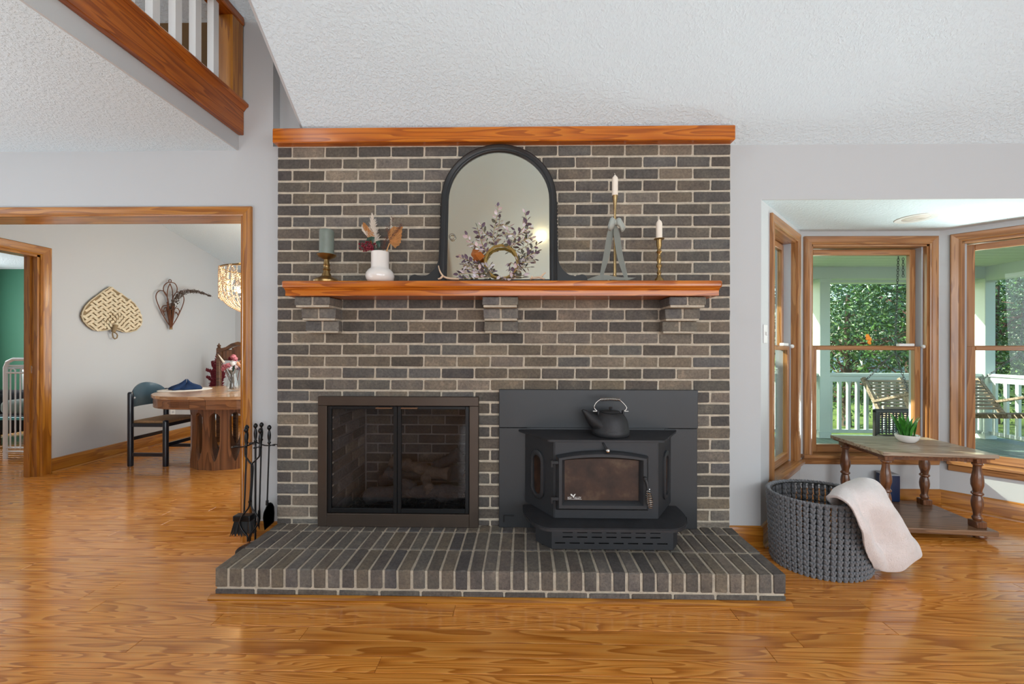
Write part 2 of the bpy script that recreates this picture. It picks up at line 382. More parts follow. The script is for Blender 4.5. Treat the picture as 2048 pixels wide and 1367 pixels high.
    def build(s, name, mat, parent=None, local=False, smooth=None, bevel=0.0, sub=0):
        if bevel: bmesh.ops.bevel(s.bm, geom=[e for e in s.bm.edges if len(e.link_faces) == 2 and e.calc_face_angle(0) > 0.6], offset=bevel, segments=2, affect='EDGES')
        bmesh.ops.recalc_face_normals(s.bm, faces=s.bm.faces[:])
        if parent is not None and not local:
            off = wloc(parent)
            for v in s.bm.verts: v.co -= off
        me = bpy.data.meshes.new(name); s.bm.to_mesh(me); s.bm.free()
        if smooth is not None:
            me.shade_smooth()
            if smooth < 180: me.set_sharp_from_angle(angle=R(smooth))
        o = link(name, me, mat, parent)
        if sub:
            md = o.modifiers.new('sub', 'SUBSURF'); md.levels = sub; md.render_levels = sub
        return o
def raw(name, verts, faces, mat, parent=None, smooth=None):
    off = wloc(parent) if parent is not None else Vector((0, 0, 0))
    v = np.asarray(verts, dtype=np.float32) - np.array(off, dtype=np.float32)
    me = bpy.data.meshes.new(name); me.from_pydata(v.tolist(), [], faces if isinstance(faces, list) else faces.tolist()); me.update()
    if smooth is not None:
        me.shade_smooth()
        if smooth < 180: me.set_sharp_from_angle(angle=R(smooth))
    return link(name, me, mat, parent)
def thing(name, label, cat, loc=(0, 0, 0), rotz=0.0, group=None):
    o = bpy.data.objects.new(name, None); COL.objects.link(o); o.location = loc; o.rotation_euler = (0, 0, rotz); o.empty_display_size = 0.05
    return tag(o, label, cat, group)
def tag(o, label, cat, group=None):
    o['label'] = label; o['category'] = cat
    if group: o['group'] = group
    return o
def struct(o, label=None, cat=None):
    o['kind'] = 'structure'
    if label: o['label'] = label
    if cat: o['category'] = cat
    return o
def stuff(o, label=None, cat=None):
    o['kind'] = 'stuff'
    if label: o['label'] = label
    if cat: o['category'] = cat
    return o
def spline(pts, n=8):
    """Catmull-Rom through points"""
    pts = [Vector(p) for p in pts]; out = []
    for i in range(len(pts) - 1):
        p0 = pts[max(i - 1, 0)]; p1 = pts[i]; p2 = pts[i + 1]; p3 = pts[min(i + 2, len(pts) - 1)]
        for k in range(n):
            t = k / n
            out.append(0.5 * ((2 * p1) + (p2 - p0) * t + (2 * p0 - 5 * p1 + 4 * p2 - p3) * t * t + (3 * p1 - p0 - 3 * p2 + p3) * t ** 3))
    out.append(pts[-1]); return out
def cutrects(x0, x1, z0, z1, holes):
    """rectangle minus rectangular holes, as a list of rectangles"""
    xs = sorted({x0, x1, *[min(max(v, x0), x1) for h in holes for v in h[:2]]}); zs = sorted({z0, z1, *[min(max(v, z0), z1) for h in holes for v in h[2:]]})
    out = []
    for a, b in zip(xs, xs[1:]):
        for c, d in zip(zs, zs[1:]):
            mx, mz = (a + b) / 2, (c + d) / 2
            if not any(h[0] < mx < h[1] and h[2] < mz < h[3] for h in holes): out.append((a, b, c, d))
    return out

# ------------------------------------------------------------------ the setting
WY = 2.46            # room face of the long wall
WT = 0.14
XJ = P(488, 700, WY).x        # jamb of the wide opening
XO_L = -3.95
XB0 = P(1522, 700, WY).x      # bay opening edge
ZH = CAM_Z + (695 - 401) / (F_PX / WY)   # bay ceiling
ZO = 2.06                     # head of the wide opening
LOW = 2.478                   # flat ceiling under the loft
SL = 0.82
def zceil(y): return 2.49 + SL * (WY - y)
XE = -1.345                   # edge of the low vault
RX, LX, YB = 4.7, -6.6, -4.0
floor = struct(MB().box(-9.0, RX + .3, YB - .2, 2.55, -0.15, -0.010).box(-9.0, -1.45, 2.55, 6.35, -0.15, -0.010).prism([(1.3, 2.55), (2.25, 3.25), (3.33, 3.25), (4.15, 2.55)], -0.15, -0.010, 'XY').build('floor', 'floor'), 'glossy heart pine strip floor', 'floor')

# walls facing the camera
mb = MB()
mb.box(LX, XO_L, WY, WY + WT, 0, LOW); mb.box(XO_L, XJ, WY, WY + WT, ZO + .02, LOW)
mb.box(LX, XJ, WY, WY + WT, LOW, 2.76)
mb.box(XJ, -1.505, WY, WY + WT, 0, 2.50)
mb.box(XJ, -1.586, WY, 2.84, 2.50, 2.76); mb.box(-1.86, -1.586, WY, 2.84, 2.76, 3.31)
wall_l = struct(mb.build('wall_front_left', 'wall'), 'light grey painted wall around the wide dining opening', 'wall')
struct(MB().box(LX, -1.86, WY, WY + WT, 2.76, 3.31).build('wall_loft', 'olive'), 'olive brown wall behind the loft balusters', 'wall')
struct(MB().box(-1.586, -1.2, 2.53, 2.62, 2.40, 3.2).build('wall_recess', 'wall'), 'grey recessed wall above the fireplace end', 'wall')
mb = MB(); XR0 = 1.245
mb.box(XR0, XB0, WY, WY + WT, 0, 2.50); mb.box(XB0, RX, WY, WY + .01, ZH, 2.50); mb.box(XB0, RX, WY + .01, WY + WT, ZH + .12, 2.50)
BX1, BX2, BY = P(1601, 464, 3.13).x, P(1880, 464, 3.13).x, 3.13
XB3 = BX2 + (BX1 - XB0)
mb.box(XB3, RX, WY, WY + WT, 0, ZH)
struct(mb.build('wall_front_right', 'wall'), 'light grey wall between the brickwork and the window bay', 'wall')
mb = MB(); mb.box(RX, RX + .12, YB, WY, 0, 2.6)
mb.prism([(YB, 2.6), (WY, 2.6), (WY, 2.5), (-0.77, zceil(-0.77)), (YB, 2.5)][1:], RX, RX + .12, 'YZ')
struct(mb.build('wall_right', 'wall'))
struct(MB().box(LX, RX, YB - .1, YB, 0, 5.4).build('wall_rear', 'wall'))
struct(MB().box(LX - .1, LX, YB, WY + WT, 0, 5.9).build('wall_left', 'wall'))
# vaulted ceiling over the room, higher one over the loft side
YRID = -0.77
def slope_slab(x0, x1, ya, za, yb, zb, t=0.12):
    return MB().prism([(ya, za), (yb, zb), (yb, zb + t), (ya, za + t)], x0, x1, 'YZ')
mb = slope_slab(XE, RX, WY, zceil(WY), YRID, zceil(YRID)); mb2 = slope_slab(XE, RX, YRID, zceil(YRID), YB, 2.49)
struct(mb.build('ceiling', 'ceiling'), 'sloping white textured vault ceiling above the fireplace', 'ceiling')
struct(mb2.build('ceiling_rear', 'ceiling'))
UP = 0.80
struct(slope_slab(LX, XE - .01, 2.95, 2.49 + UP - SL * .49, YRID, zceil(YRID) + UP).build('ceiling_loft', 'ceiling'), 'upper sloped ceiling over the loft', 'ceiling')
struct(slope_slab(LX, XE - .01, YRID, zceil(YRID) + UP, YB, 2.49 + UP).build('ceiling_loft_rear', 'ceiling'))
struct(MB().prism([(2.95, 2.13), (YRID, zceil(YRID) + .03), (YB, 2.52), (YB, 2.49 + UP + .02), (YRID, zceil(YRID) + UP + .02), (2.95, 2.9)], XE - .03, XE - .004, 'YZ').build('wall_gable', 'wall'))
# flat ceiling under the loft
XL = -1.806
struct(MB().box(LX, XL - .012, -2.0, WY, LOW, LOW + .10).build('ceiling_under_loft', 'ceiling'), 'white flat ceiling under the loft', 'ceiling')
struct(MB().box(XL - .012, XL, -2.0, WY, LOW, 2.76).build('wall_loft_edge', 'wall'), 'grey plaster edge band below the loft fascia', 'wall')
struct(MB().box(LX, XL - .012, -2.0, WY, 2.70, 2.745).build('floor_loft', 'floor'))
# loft fascia board with its nosing
tr = MB(); tr.box(XL, -1.772, -2.0, WY - .001, 2.572, 2.745, .003)
o = struct(tr.build('trim_1', 'pineY'), 'wide pine fascia board along the loft edge', 'trim')
MB().prism([(-1.90, 2.745), (-1.748, 2.745), (-1.742, 2.752), (-1.742, 2.766), (-1.752, 2.778), (-1.90, 2.778)], -2.0, WY - .002, 'XZ').build('nosing', 'pineY', o)
MB().prism([(-1.772, 2.718), (-1.752, 2.745), (-1.772, 2.745)], -2.0, WY - .002, 'XZ').build('cove_moulding', 'pineY', o)
# loft railing
rail = thing('loft_railing', 'loft railing of white square balusters with a pine newel at the wall', 'railing', (-1.82, 2.0, 2.778))
b0 = MB().box(-.019, .019, -.019, .019, 0, .48); bal = b0.build('baluster', 'white_trim', rail, local=True)
ys = [1.895 + .125 * k for k in range(-3, 4)]
for i, y in enumerate(ys):
    c = bal if i == 0 else bal.copy()
    if i: COL.objects.link(c); c.parent = rail
    c.location = (0, y - 2.0, 0)
MB().box(-1.862, -1.772, 2.36, 2.45, 2.778, 3.258, .003).build('newel_post', 'pineZ', rail)
MB().box(-1.875, -1.765, .6, 2.455, 3.258, 3.31, .006).build('handrail', 'pineY', rail)

# fireplace wall cap
cap = struct(MB().box(-1.512, 1.252, 2.337, 2.395, 2.461, 2.548, .004).build('trim_2', 'pineX'), 'orange pine cap board across the brickwork top', 'trim')

# wide opening: jambs and casing
def casing_profile(w, t=.018):   # across the width, thickness profile (0 = inner edge)
    return [(0, 0), (0, t * .55), (w * .12, t * .8), (w * .3, t * .62), (w * .55, t * .8), (w * .75, t * .95), (w * .92, t), (w, t * .8), (w, 0)]
def mitred(path, w, parent=None, name='casing', mat='trimX', wall=0.0, sgn=-1, t=.018, local=False):
    """casing of width w outside the path of (u, z) corners, standing sgn off the plane y = wall; one mesh per leg"""
    prof = casing_profile(w, t); n = len(path); offs = []
    for i in range(n):
        d1 = (Vector(path[i]) - Vector(path[i - 1])).normalized() if i > 0 else None
        d2 = (Vector(path[i + 1]) - Vector(path[i])).normalized() if i < n - 1 else None
        n1 = Vector((-d1.y, d1.x)) if d1 else None; n2 = Vector((-d2.y, d2.x)) if d2 else None
        if n1 and n2:
            m_ = (n1 + n2); m_ = m_ / m_.dot(n1)
        else: m_ = n1 or n2
        offs.append(m_)
    objs = []
    for i in range(n - 1):
        mb = MB(); A = []; B = []
        for u, h in prof:
            for L, k in ((A, i), (B, i + 1)):
                p = Vector(path[k]) + offs[k] * u; L.append(mb.bm.verts.new((p.x, wall + sgn * h, p.y)))
        m_ = len(prof)
        for k in range(m_): mb.bm.faces.new((A[k], A[(k + 1) % m_], B[(k + 1) % m_], B[k]))
        mb.bm.faces.new(A); mb.bm.faces.new(B[::-1])
        vert = abs(path[i][0] - path[i + 1][0]) < 1e-6
        objs.append(mb.build(name, (mat + 'Z') if vert else (mat + 'X'), parent, local=local, smooth=30))
    return objs
MAT['trimZ'] = MAT['pineZ']
dr = bpy.data.objects.new('door_1', None); COL.objects.link(dr); struct(dr, 'wide cased opening to the dining room', 'doorway')
mitred([(XJ - .004, 0), (XJ - .004, ZO), (XO_L, ZO), (XO_L, 0)][::1], -.058, dr, mat='trim', wall=WY)
MB().box(XJ - .02, XJ, WY - .002, WY + WT + .002, 0, ZO).build('jamb', 'trimZ', dr)
MB().box(XO_L, XJ, WY - .002, WY + WT + .002, ZO, ZO + .02).build('head_jamb', 'trimX', dr)
mitred([(XJ - .004, 0), (XJ - .004, ZO), (XO_L, ZO), (XO_L, 0)], -.058, dr, mat='trim', wall=WY + WT, sgn=1)

def base_run(name, pts, label, h=.13, t=.016, mat='trimX', shoe=True):
    """baseboard along a polyline of (x, y) on the floor; room side is to the right of travel"""
    mb = MB(); n = len(pts); offs = []
    for i in range(n):
        d1 = (Vector(pts[i]) - Vector(pts[i - 1])).normalized() if i else None
        d2 = (Vector(pts[i + 1]) - Vector(pts[i])).normalized() if i < n - 1 else None
        n1 = Vector((d1.y, -d1.x)) if d1 else None; n2 = Vector((d2.y, -d2.x)) if d2 else None
        if n1 and n2: m_ = n1 + n2; m_ = m_ / m_.dot(n1)
        else: m_ = n1 or n2
        offs.append(m_)
    first = None
    for i in range(n - 1):
        d = Vector(pts[i + 1]) - Vector(pts[i]); M = Matrix.Translation((*pts[i], 0)) @ Matrix.Rotation(math.atan2(d.y, d.x), 4, 'Z'); Mi = M.inverted()
        def seg(prof):
            mb = MB(); A, B = [[mb.bm.verts.new(Mi @ Vector((*(Vector(pts[k]) + offs[k] * u), z))) for u, z in prof] for k in (i, i + 1)]
            for k in range(len(prof)): mb.bm.faces.new((A[k], A[(k + 1) % len(prof)], B[(k + 1) % len(prof)], B[k]))
            mb.bm.faces.new(A); mb.bm.faces.new(B[::-1]); return mb
        o = struct(seg([(0, 0), (t, 0), (t, h - .02), (t * .6, h - .006), (0, h)]).build(name, 'trimX', smooth=25), label, 'baseboard'); o.matrix_world = M
        if shoe: seg([(t, 0), (t + .014, 0), (t + .012, .008), (t + .007, .014), (t, .017)]).build('shoe_moulding', 'trimX', o, local=True)
        first = first or o
    return first
base_run('baseboard_left', [(XJ + .06, WY), (-1.505, WY)], 'short pine baseboard beside the fireplace tools', mat='trimX')

# ------------------------------------------------------------------ window bay
th = math.atan2(BY - WY, BX1 - XB0); LB = math.hypot(BY - WY, BX1 - XB0)
def window(n, org, rotz, L, u0, u1, z0, z1, label, lock_u=None, wall_label='', wall_name=''):
    """a bay wall of length L holding a double-hung window; local x along the wall, local +y outwards"""
    cs = .062
    wl = bpy.data.objects.new(wall_name, None); COL.objects.link(wl); wl.location = org; wl.rotation_euler = (0, 0, rotz)
    w = MB()
    for a, b, c, d in cutrects(0, L, 0, ZH, [(u0, u1, z0, z1)]): w.box(a, b, 0, .13, c, d)
    bpy.data.objects.remove(wl)
    wo_ = w.build(wall_name, 'wall'); wo_.location = org; wo_.rotation_euler = (0, 0, rotz); struct(wo_, wall_label, 'wall')
    t = bpy.data.objects.new('window_%d' % n, None); COL.objects.link(t); t.location = org; t.rotation_euler = (0, 0, rotz); struct(t, label, 'window')
    mitred([(u0, z0), (u0, z1), (u1, z1), (u1, z0)], cs, t, mat='win', wall=0, local=True, t=.02)
    MB().box(u0, u0 + .014, 0, .13, z0, z1).build('jamb', 'winZ', t, local=True); MB().box(u1 - .014, u1, 0, .13, z0, z1).build('jamb', 'winZ', t, local=True)
    MB().box(u0, u1, 0, .13, z1 - .014, z1).build('head_jamb', 'winX', t, local=True)
    for a in (u0 + .014, u1 - .026): MB().box(a, a + .012, .03, .13, z0, z1 - .014).build('sash_track', 'track', t, local=True)
    MB().box(u0 - cs - .02, u1 + cs + .02, -.045, .05, z0 - .022, z0 + .005, .005, 2).build('stool', 'winX', t, local=True)
    MB().prism([(-.001, z0 - .022), (-.022, z0 - .03), (-.016, z0 - .07), (-.001, z0 - .078)], u0 - cs - .008, u1 + cs + .008, 'YZ').build('apron', 'winX', t, local=True)
    MB().box(u0, u1, .05, .15, z0 - .01, z0 + .012).build('sill', 'winX', t, local=True)
    a, b = u0 + .026, u1 - .026; zm = CAM_Z + .005
    for nm, ya, za, zb, st, top, bot in (('lower_sash', .035, z0 + .012, zm + .012, .045, .03, .06), ('upper_sash', .075, zm - .012, z1 - .02, .045, .045, .03)):
        f = MB(); f.box(a, a + st, ya, ya + .034, za, zb, .003); f.box(b - st, b, ya, ya + .034, za, zb, .003)
        so = f.build(nm, 'winZ', t, local=True)
        MB().box(a + st, b - st, ya, ya + .034, za, za + bot, .003).build('rail', 'winX', so, local=True); MB().box(a + st, b - st, ya, ya + .034, zb - top, zb, .003).build('rail', 'winX', so, local=True)
        MB().box(a + st - .004, b - st + .004, ya + .014, ya + .019, za + bot - .004, zb - top + .004).build('pane', 'glass', so, local=True)
    MB().box(b - .17, b - .05, .03, .06, zm + .013, zm + .034, .003).build('sash_tilt_latch', 'white_trim', t, local=True)
    MB().lathe([(0, -.022), (.010, -.020), (.016, -.010), (.014, .0), (0, .002)], (b + .012, .03, zm + .01), 14, axis='Y').build('sash_knob', 'white_trim', t, local=True, smooth=50)
    return t
Z0W, Z1W = .395, CAM_Z + (695 - 487) * 3.12 / F_PX - .0
u0 = P(1622, 700, BY).x - BX1; u1 = P(1857, 700, BY).x - BX1
window(1, (BX1, BY, 0), 0, BX2 - BX1, u0, u1, Z0W, Z1W - .01, 'double hung window in the middle of the bay behind the side table', wall_name='wall_bay_middle', wall_label='grey bay wall under the middle window')
window(2, (XB0, WY, 0), th, LB, .235, LB - .13, Z0W - .03, Z1W - .01, 'narrow double hung window on the angled bay wall above the rope basket', wall_name='wall_bay_left', wall_label='angled grey bay wall with the light switch')
window(3, (BX2, BY, 0), -th, LB, .115, LB - .13, Z0W - .03, Z1W - .01, 'double hung window on the angled bay wall beyond the side table', wall_name='wall_bay_right', wall_label='angled grey bay wall beyond the side table')
struct(MB().prism([(XB0 - .02, WY + .0101), (BX1 - .02, BY + .02), (BX2 + .02, BY + .02), (XB3 + .02, WY + .0101)], ZH, ZH + .12, 'XY').build('ceiling_bay', 'ceiling'), 'low white textured ceiling of the window bay', 'ceiling')
# recessed light in the bay ceiling
lc = PZ(1832, 436, ZH)
rl = thing('recessed_light', 'round recessed ceiling light in the bay ceiling', 'light', (lc.x, lc.y, ZH))
MB().lathe([(.075, -.001), (.112, -.004), (.116, -.001), (.116, .0), (.075, 0.0)], (0, 0, 0), 32, cap=False).build('trim_ring', 'white_trim', rl, local=True, smooth=40)
MB().lathe([(0, -.0015), (.03, -.012), (.052, -.009), (.076, -.0012)], (0, 0, 0), 24, cap=False).build('lamp_face', 'ceramic', rl, local=True, smooth=60)
base_run('baseboard_right', [(XR0, WY), (XB0, WY), (BX1, BY), (BX2, BY), (XB3, WY)], 'pine baseboard running around the window bay', mat='trimX')
sp = PX(1533, 665, XB0 + .06)
sw = thing('light_switch', 'white light switch plate beside the angled bay window', 'switch', (XB0 + .075 * math.cos(th), WY + .075 * math.sin(th), CAM_Z + .09), th)
MB().box(-.036, .036, -.006, 0, -.058, .058, .002).build('cover_plate', 'white_trim', sw, local=True)
MB().box(-.005, .005, -.016, -.006, -.010, .012, .002).build('toggle', 'white_trim', sw, local=True)

# ------------------------------------------------------------------ dining room, nursery
DX, DY = -4.6, 6.2
def zdc(y): return 2.474 + (6.18 - y) * .245
DO0, DO1, DZ = 2.62, PX(78, 900, DX).y, 2.10     # nursery doorway in the side wall
mb = MB()
for a, b, c, d in cutrects(WY + WT, DY + .1, 0, 3.4, [(DO0, DO1, -1, DZ)]): mb.box(DX - .12, DX, a, b, c, d)
struct(mb.build('wall_dining_side', 'wall'), 'long grey dining room wall with the woven fan', 'wall')
struct(MB().box(DX - 3.9, -1.5, DY, DY + .12, 0, 3.4).build('wall_dining_back', 'wall'), 'far grey wall of the dining room', 'wall')
struct(MB().box(-1.6, -1.5, WY + WT + .4, DY, 0, 3.4).build('wall_dining_right', 'wall'))
struct(slope_slab(DX - .05, -1.5, DY, zdc(DY), WY + WT, zdc(WY + WT)).build('ceiling_dining', 'ceiling'), 'sloped white dining room ceiling', 'ceiling')
MAT['trimYZ'] = MAT['trimZ']
base_run('baseboard_dining', [(DX, DO1 + .085), (DX, DY), (-1.6, DY)], 'pine baseboard along the dining room wall', h=.14, mat='trimY')
dn = bpy.data.objects.new('door_2', None); COL.objects.link(dn); dn.location = (DX, 0, 0); dn.rotation_euler = (0, 0, R(90)); struct(dn, 'pine cased doorway to the green nursery', 'doorway')
# local x = world y, local y = -world x
mitred([(DO1, 0), (DO1, DZ), (DO0, DZ), (DO0, 0)], -.085, dn, mat='trim', wall=0, sgn=-1, t=.022, local=True)
MB().box(DO1 - .02, DO1 + .004, -.004, .124, 0, DZ).build('jamb', 'trimZ', dn, local=True)
MB().box(DO1 - .034, DO1 - .02, .05, .09, 0, DZ - .02).build('door_stop', 'trimZ', dn, local=True)
MB().box(DO0, DO1, -.004, .124, DZ - .02, DZ + .004).build('head_jamb', 'trimX', dn, local=True)
MB().box(DO1 - .023, DO1 - .02, .045, .065, .98, 1.05).build('strike_plate', 'nickel', dn, local=True)
MB().box(DO0, DO0 + .02, -.004, .124, 0, DZ).build('jamb', 'trimZ', dn, local=True)
struct(MB().box(-8.7, DX - .12, DY - .01, DY, 0, 2.49).build('wall_nursery_back', 'green'), 'green painted nursery wall', 'wall')
struct(MB().box(-8.8, -8.7, WY, DY, 0, 2.6).build('wall_nursery_left', 'wall'))
struct(MB().box(-8.7, DX - .12, WY, WY + .1, 0, 2.6).build('wall_nursery_front', 'wall'))
struct(MB().box(-8.7, DX - .12, WY, DY, 2.48, 2.58).build('ceiling_nursery', 'ceiling'), 'white nursery ceiling', 'ceiling')
MB_o = MB().box(DX, DX + .006, -.036, .036, -.058, .058, .002)
ol = thing('wall_outlet', 'white wall outlet low on the dining room wall behind the chair', 'outlet', (DX, PX(345, 820, DX).y, .40))
MB().box(0, .006, -.036, .036, -.058, .058, .002).build('cover_plate', 'white_trim', ol, local=True)
for dz in (-.022, .022): MB().box(.005, .008, -.014, .014, dz - .014, dz + .014, .003).build('socket', 'grey_plastic', ol, local=True)

# ------------------------------------------------------------------ floor boards, each its own piece
PW = .0795
row = 0; y = 1.0
pm = {}
def plank(x0, x1, y0):
    L = x1 - x0; key = round(L, 2)
    if key not in pm:
        mb = MB(); mb.box(0, key - .0012, .0012, PW - .0012, -.010, 0, .0014); o = mb.build('plank', 'floor', floor, local=True); pm[key] = o.data
    else:
        o = link('plank', pm[key], None, floor)
    o.location = (x0, y0, 0); return o
npl = 0
while y < 6.2:
    spans = []
    if y < WY + WT: spans.append((max(-1.75 * (y + .1) - .2, -4.6), min(1.7 * (y + .1) + .2, 4.5)))
    if y >= WY + WT: spans.append((max(-1.5 * y, -8.5), max(-.66 * y + .1, -3.2) if y > 4.6 else -1.7))
    if WY + WT <= y < BY: spans.append((1.3, XB3))
    for a, b in spans:
        if y < 1.2 + 1.4 and b > a:
            pass
        x = a
        while x < b - .05:
            L = round(rng.choice([1.3, 1.7, 2.1, 2.6, 3.0]) if x > a else rng.uniform(.5, 2.2), 1)
            x2 = min(x + L, b)
            if b - x2 < .35: x2 = b
            plank(round(x, 2), round(x2, 2), y); npl += 1
            x = x2
    y += PW; row += 1

# ------------------------------------------------------------------ brickwork
YF = 2.386                               # brick face
BL, BP, CH, BH = .1935, .2036, .0712, .0592
ZT = 2.456                               # top of the first full course
XA, XZ = -1.510, 1.247
HZ = .147                                # hearth top
PAL = [(98, 89, 81), (84, 77, 72), (112, 101, 90), (82, 77, 74), (90, 86, 83), (104, 97, 92), (78, 74, 72), (114, 104, 95), (88, 82, 77), (93, 90, 89)]
bmeshes = {}
def brick_shape(w, d, h, bev=.004):
    """one brick with worn edges: x 0..w, y 0..d, z 0..h"""
    mb = MB(); mb.box(0, w, 0, d, 0, h, bev)
    for v in mb.bm.verts:
        q = rng.uniform(-1, 1) * .0016
        v.co += Vector((rng.uniform(-1, 1) * .0018, q, rng.uniform(-1, 1) * .0016))
    return mb
def brick(w, d, h, loc, parent, name='brick', tone=None, gain=1.0):
    key = (round(w / .004), round(d / .004), round(h / .004), rng.randrange(3))
    wl = wloc(parent)
    if key in bmeshes: o = link(name, bmeshes[key], None, parent)
    else:
        o = brick_shape(w, d, h).build(name, 'brick', parent, local=True); bmeshes[key] = o.data
    o.location = Vector(loc) - wl + Vector((0, rng.uniform(-.0012, .0012), 0))
    c = s2l(tone or rng.choice(PAL)); k = rng.uniform(1.1, 1.34) * gain
    o.color = (c[0] * k, c[1] * k, c[2] * k * rng.uniform(.90, .98), 1)
    return o
fp = thing('brick_fireplace', 'wide brown grey brick fireplace wall with pale mortar joints', 'fireplace', (-.13, YF, HZ))
OP = (-1.192, -.322, .10, .885)          # firebox opening x0 x1 z0 z1
core = MB()
for a, b, c, d in cutrects(-1.508, 1.248, 0, 2.468, [OP]): core.box(a, b, YF + .004, 2.455, c, d)
core.build('mortar_core', 'mortar', fp)
SP = (P(998, 900, 2.37).x + .03, P(1396, 900, 2.37).x - .03, 0, CAM_Z + (695 - 778) / (F_PX / 2.37) - .03)   # behind the stove panel
CORB = [(-1.309, -1.106), (-.232, -.030), (.826, 1.028)]
infill = []; shown = []
nb = 0
for k in range(-1, 34):
    zt = ZT - CH * k; zb = zt - BH; z0, z1 = max(zb, HZ - .001), min(zt, 2.47)
    if z1 - z0 < .01: continue
    off = 0 if k % 2 else -.5
    for j in range(-1, 15):
        x0 = -1.512 + BP * (j + (0 if k % 2 else -.525)); x1 = x0 + BL
        x0 = max(x0, XA); x1 = XZ if XZ - x1 < .04 else x1
        if XZ - x0 < .04: continue
        segs = [(x0, x1)]
        for hx0, hx1, hz0, hz1 in (OP, SP):
            if zb < hz1 and zt > hz0:
                segs = [s_ for a, b in segs for s_ in ((a, min(b, hx0)), (max(a, hx1), b)) if s_[1] - s_[0] > .012]
        for a, b in segs:
            if b - a < .012: continue
            hid = (-.47 < a and b < .19 and 1.62 < zb and zt < 2.36) or z1 - z0 < .03 or b - a < .045 or (1.51 < zb < 1.58)
            for cx0, cx1 in CORB:
                if k in (13, 14, 15) and a < cx1 - .01 and b > cx0 + .01:
                    hid = hid or (a > cx0 - .02 and b < cx1 + .02)
            if hid: infill.append((a, b, z0, z1))
            else: shown.append((a, b, z0, z1))
shown.sort(key=lambda s_: -(s_[1] - s_[0]) * (s_[3] - s_[2])); infill += shown[300:]
for a, b, c, d in shown[:300]: brick(b - a, .05, d - c, (a, YF, c), fp); nb += 1
mb = MB()
for a, b, c, d in infill: mb.box(a, b, YF, YF + .05, c, d, .004)
o = mb.build('covered_bricks', 'brick', fp); o['kind'] = 'stuff'; o.color = (*s2l((88, 82, 78)), 1)
print('wall bricks', nb, 'infill', len(infill), 'planks', npl)
for i, (cx0, cx1) in enumerate(CORB):
    cb = bpy.data.objects.new('corbel', None); COL.objects.link(cb); cb.parent = fp
    cb.location = Vector(((cx0 + cx1) / 2, YF, 1.33)) - wloc(fp)
    mo = MB()
    for lev, (k, pr) in enumerate(((13, .161), (14, .092), (15, .048))):
        zt = min(ZT - CH * k, 1.519); zb = ZT - CH * k - BH
        hw = (cx1 - cx0 - .011) / 2
        for s_ in (0, 1):
            brick(hw, pr + .012, zt - zb, (cx0 + s_ * (hw + .011), YF - pr, zb), cb, tone=rng.choice([(112, 108, 106), (98, 95, 94), (108, 102, 96)]))
        mo.box(cx0 + .006, cx1 - .006, YF - pr + .005, YF + .004, zb - .011, zt - .001)
    mo.build('mortar_joint', 'mortar', cb)

# raised brick hearth
he = thing('brick_hearth', 'raised brick hearth with a rowlock edge in front of the fireplace', 'hearth', (-.13, 2.15, 0))
hx0, hx1, hy0 = PZ(421, 1142, HZ).x, PZ(1568, 1157, HZ).x, 1.9
hx0, hx1 = -1.508, 1.262
mb = MB(); mb.box(hx0 + .006, hx1 - .006, hy0 + .006, YF + .03, 0, HZ - .0055); mb.build('mortar_bed', 'mortar', he)
N = 40; pit = (hx1 - hx0 + .012) / N
dark_hearth = [(88, 80, 75), (80, 74, 71), (96, 87, 79), (74, 70, 70), (88, 83, 79), (92, 86, 82)]
for r_, (y0, d) in enumerate(((hy0, .192), (hy0 + .2035, .192), (hy0 + .407, .081))):
    h = .0915 if r_ == 0 else .06
    for j in range(N):
        x0 = hx0 + pit * j
        if r_ == 2 and .06 < x0 < .80: continue
        brick(pit - .012, d, h, (x0, y0, HZ - h), he, tone=rng.choice(dark_hearth), gain=1.2)
j = 0; x = hx0
while x < hx1 - .02:
    L = .0 + (.19 if x > hx0 else .19); x1 = min(x + .1925, hx1)
    brick(x1 - x, .09, .0395, (x, hy0 + .001, .0035), he, tone=rng.choice(dark_hearth)); x += BP
for sx in (hx0, hx1):
    y = hy0 + .10
    while y < YF - .06:
        brick(.05, min(.19, YF - .06 - y), .0395, (sx if sx < 0 else sx - .05, y, .0035), he); y += BP
mb = MB(); prof = [(0, 0), (.022, 0), (.02, .008), (.014, .016), (.005, .021), (0, .022)]
pts = [(hx1, YF), (hx1, hy0), (hx0, hy0), (hx0, YF)]
hm = struct(MB().box(hx0 - .02, hx1 + .02, hy0 - .021, hy0, 0, .009).build('trim_3', 'trimX'), 'thin pine quarter round moulding at the foot of the hearth', 'trim')
MB().prism([(hy0 - .021, .009), (hy0 - .014, .017), (hy0 - .005, .021), (hy0, .022), (hy0, .009)], hx0 - .02, hx1 + .02, 'YZ').build('rounded_edge', 'trimX', hm)

# mantel shelf
zm1, ym = 1.603, 2.17
mx0, mx1 = P(562, 575, ym).x, P(1446, 575, ym).x
ms = thing('mantel_shelf', 'glossy orange pine mantel shelf on three stepped brick corbels', 'shelf', ((mx0 + mx1) / 2, 2.28, 1.52))
mb = MB(); mb.box(mx0, mx1, ym, YF - .002, zm1 - .040, zm1, .011, 3); mb.build('shelf_board', 'pineX', ms, smooth=50)
cz = zm1 - .040
mb = MB(); mb.prism([(ym + .008, cz), (ym + .010, cz - .006), (ym + .019, cz - .012), (ym + .021, cz - .02), (ym + .02, cz - .0425), (YF - .002, cz - .0425), (YF - .002, cz)], mx0 + .012, mx1 - .012, 'YZ'); mb.build('bed_moulding', 'pineX', ms, smooth=40)

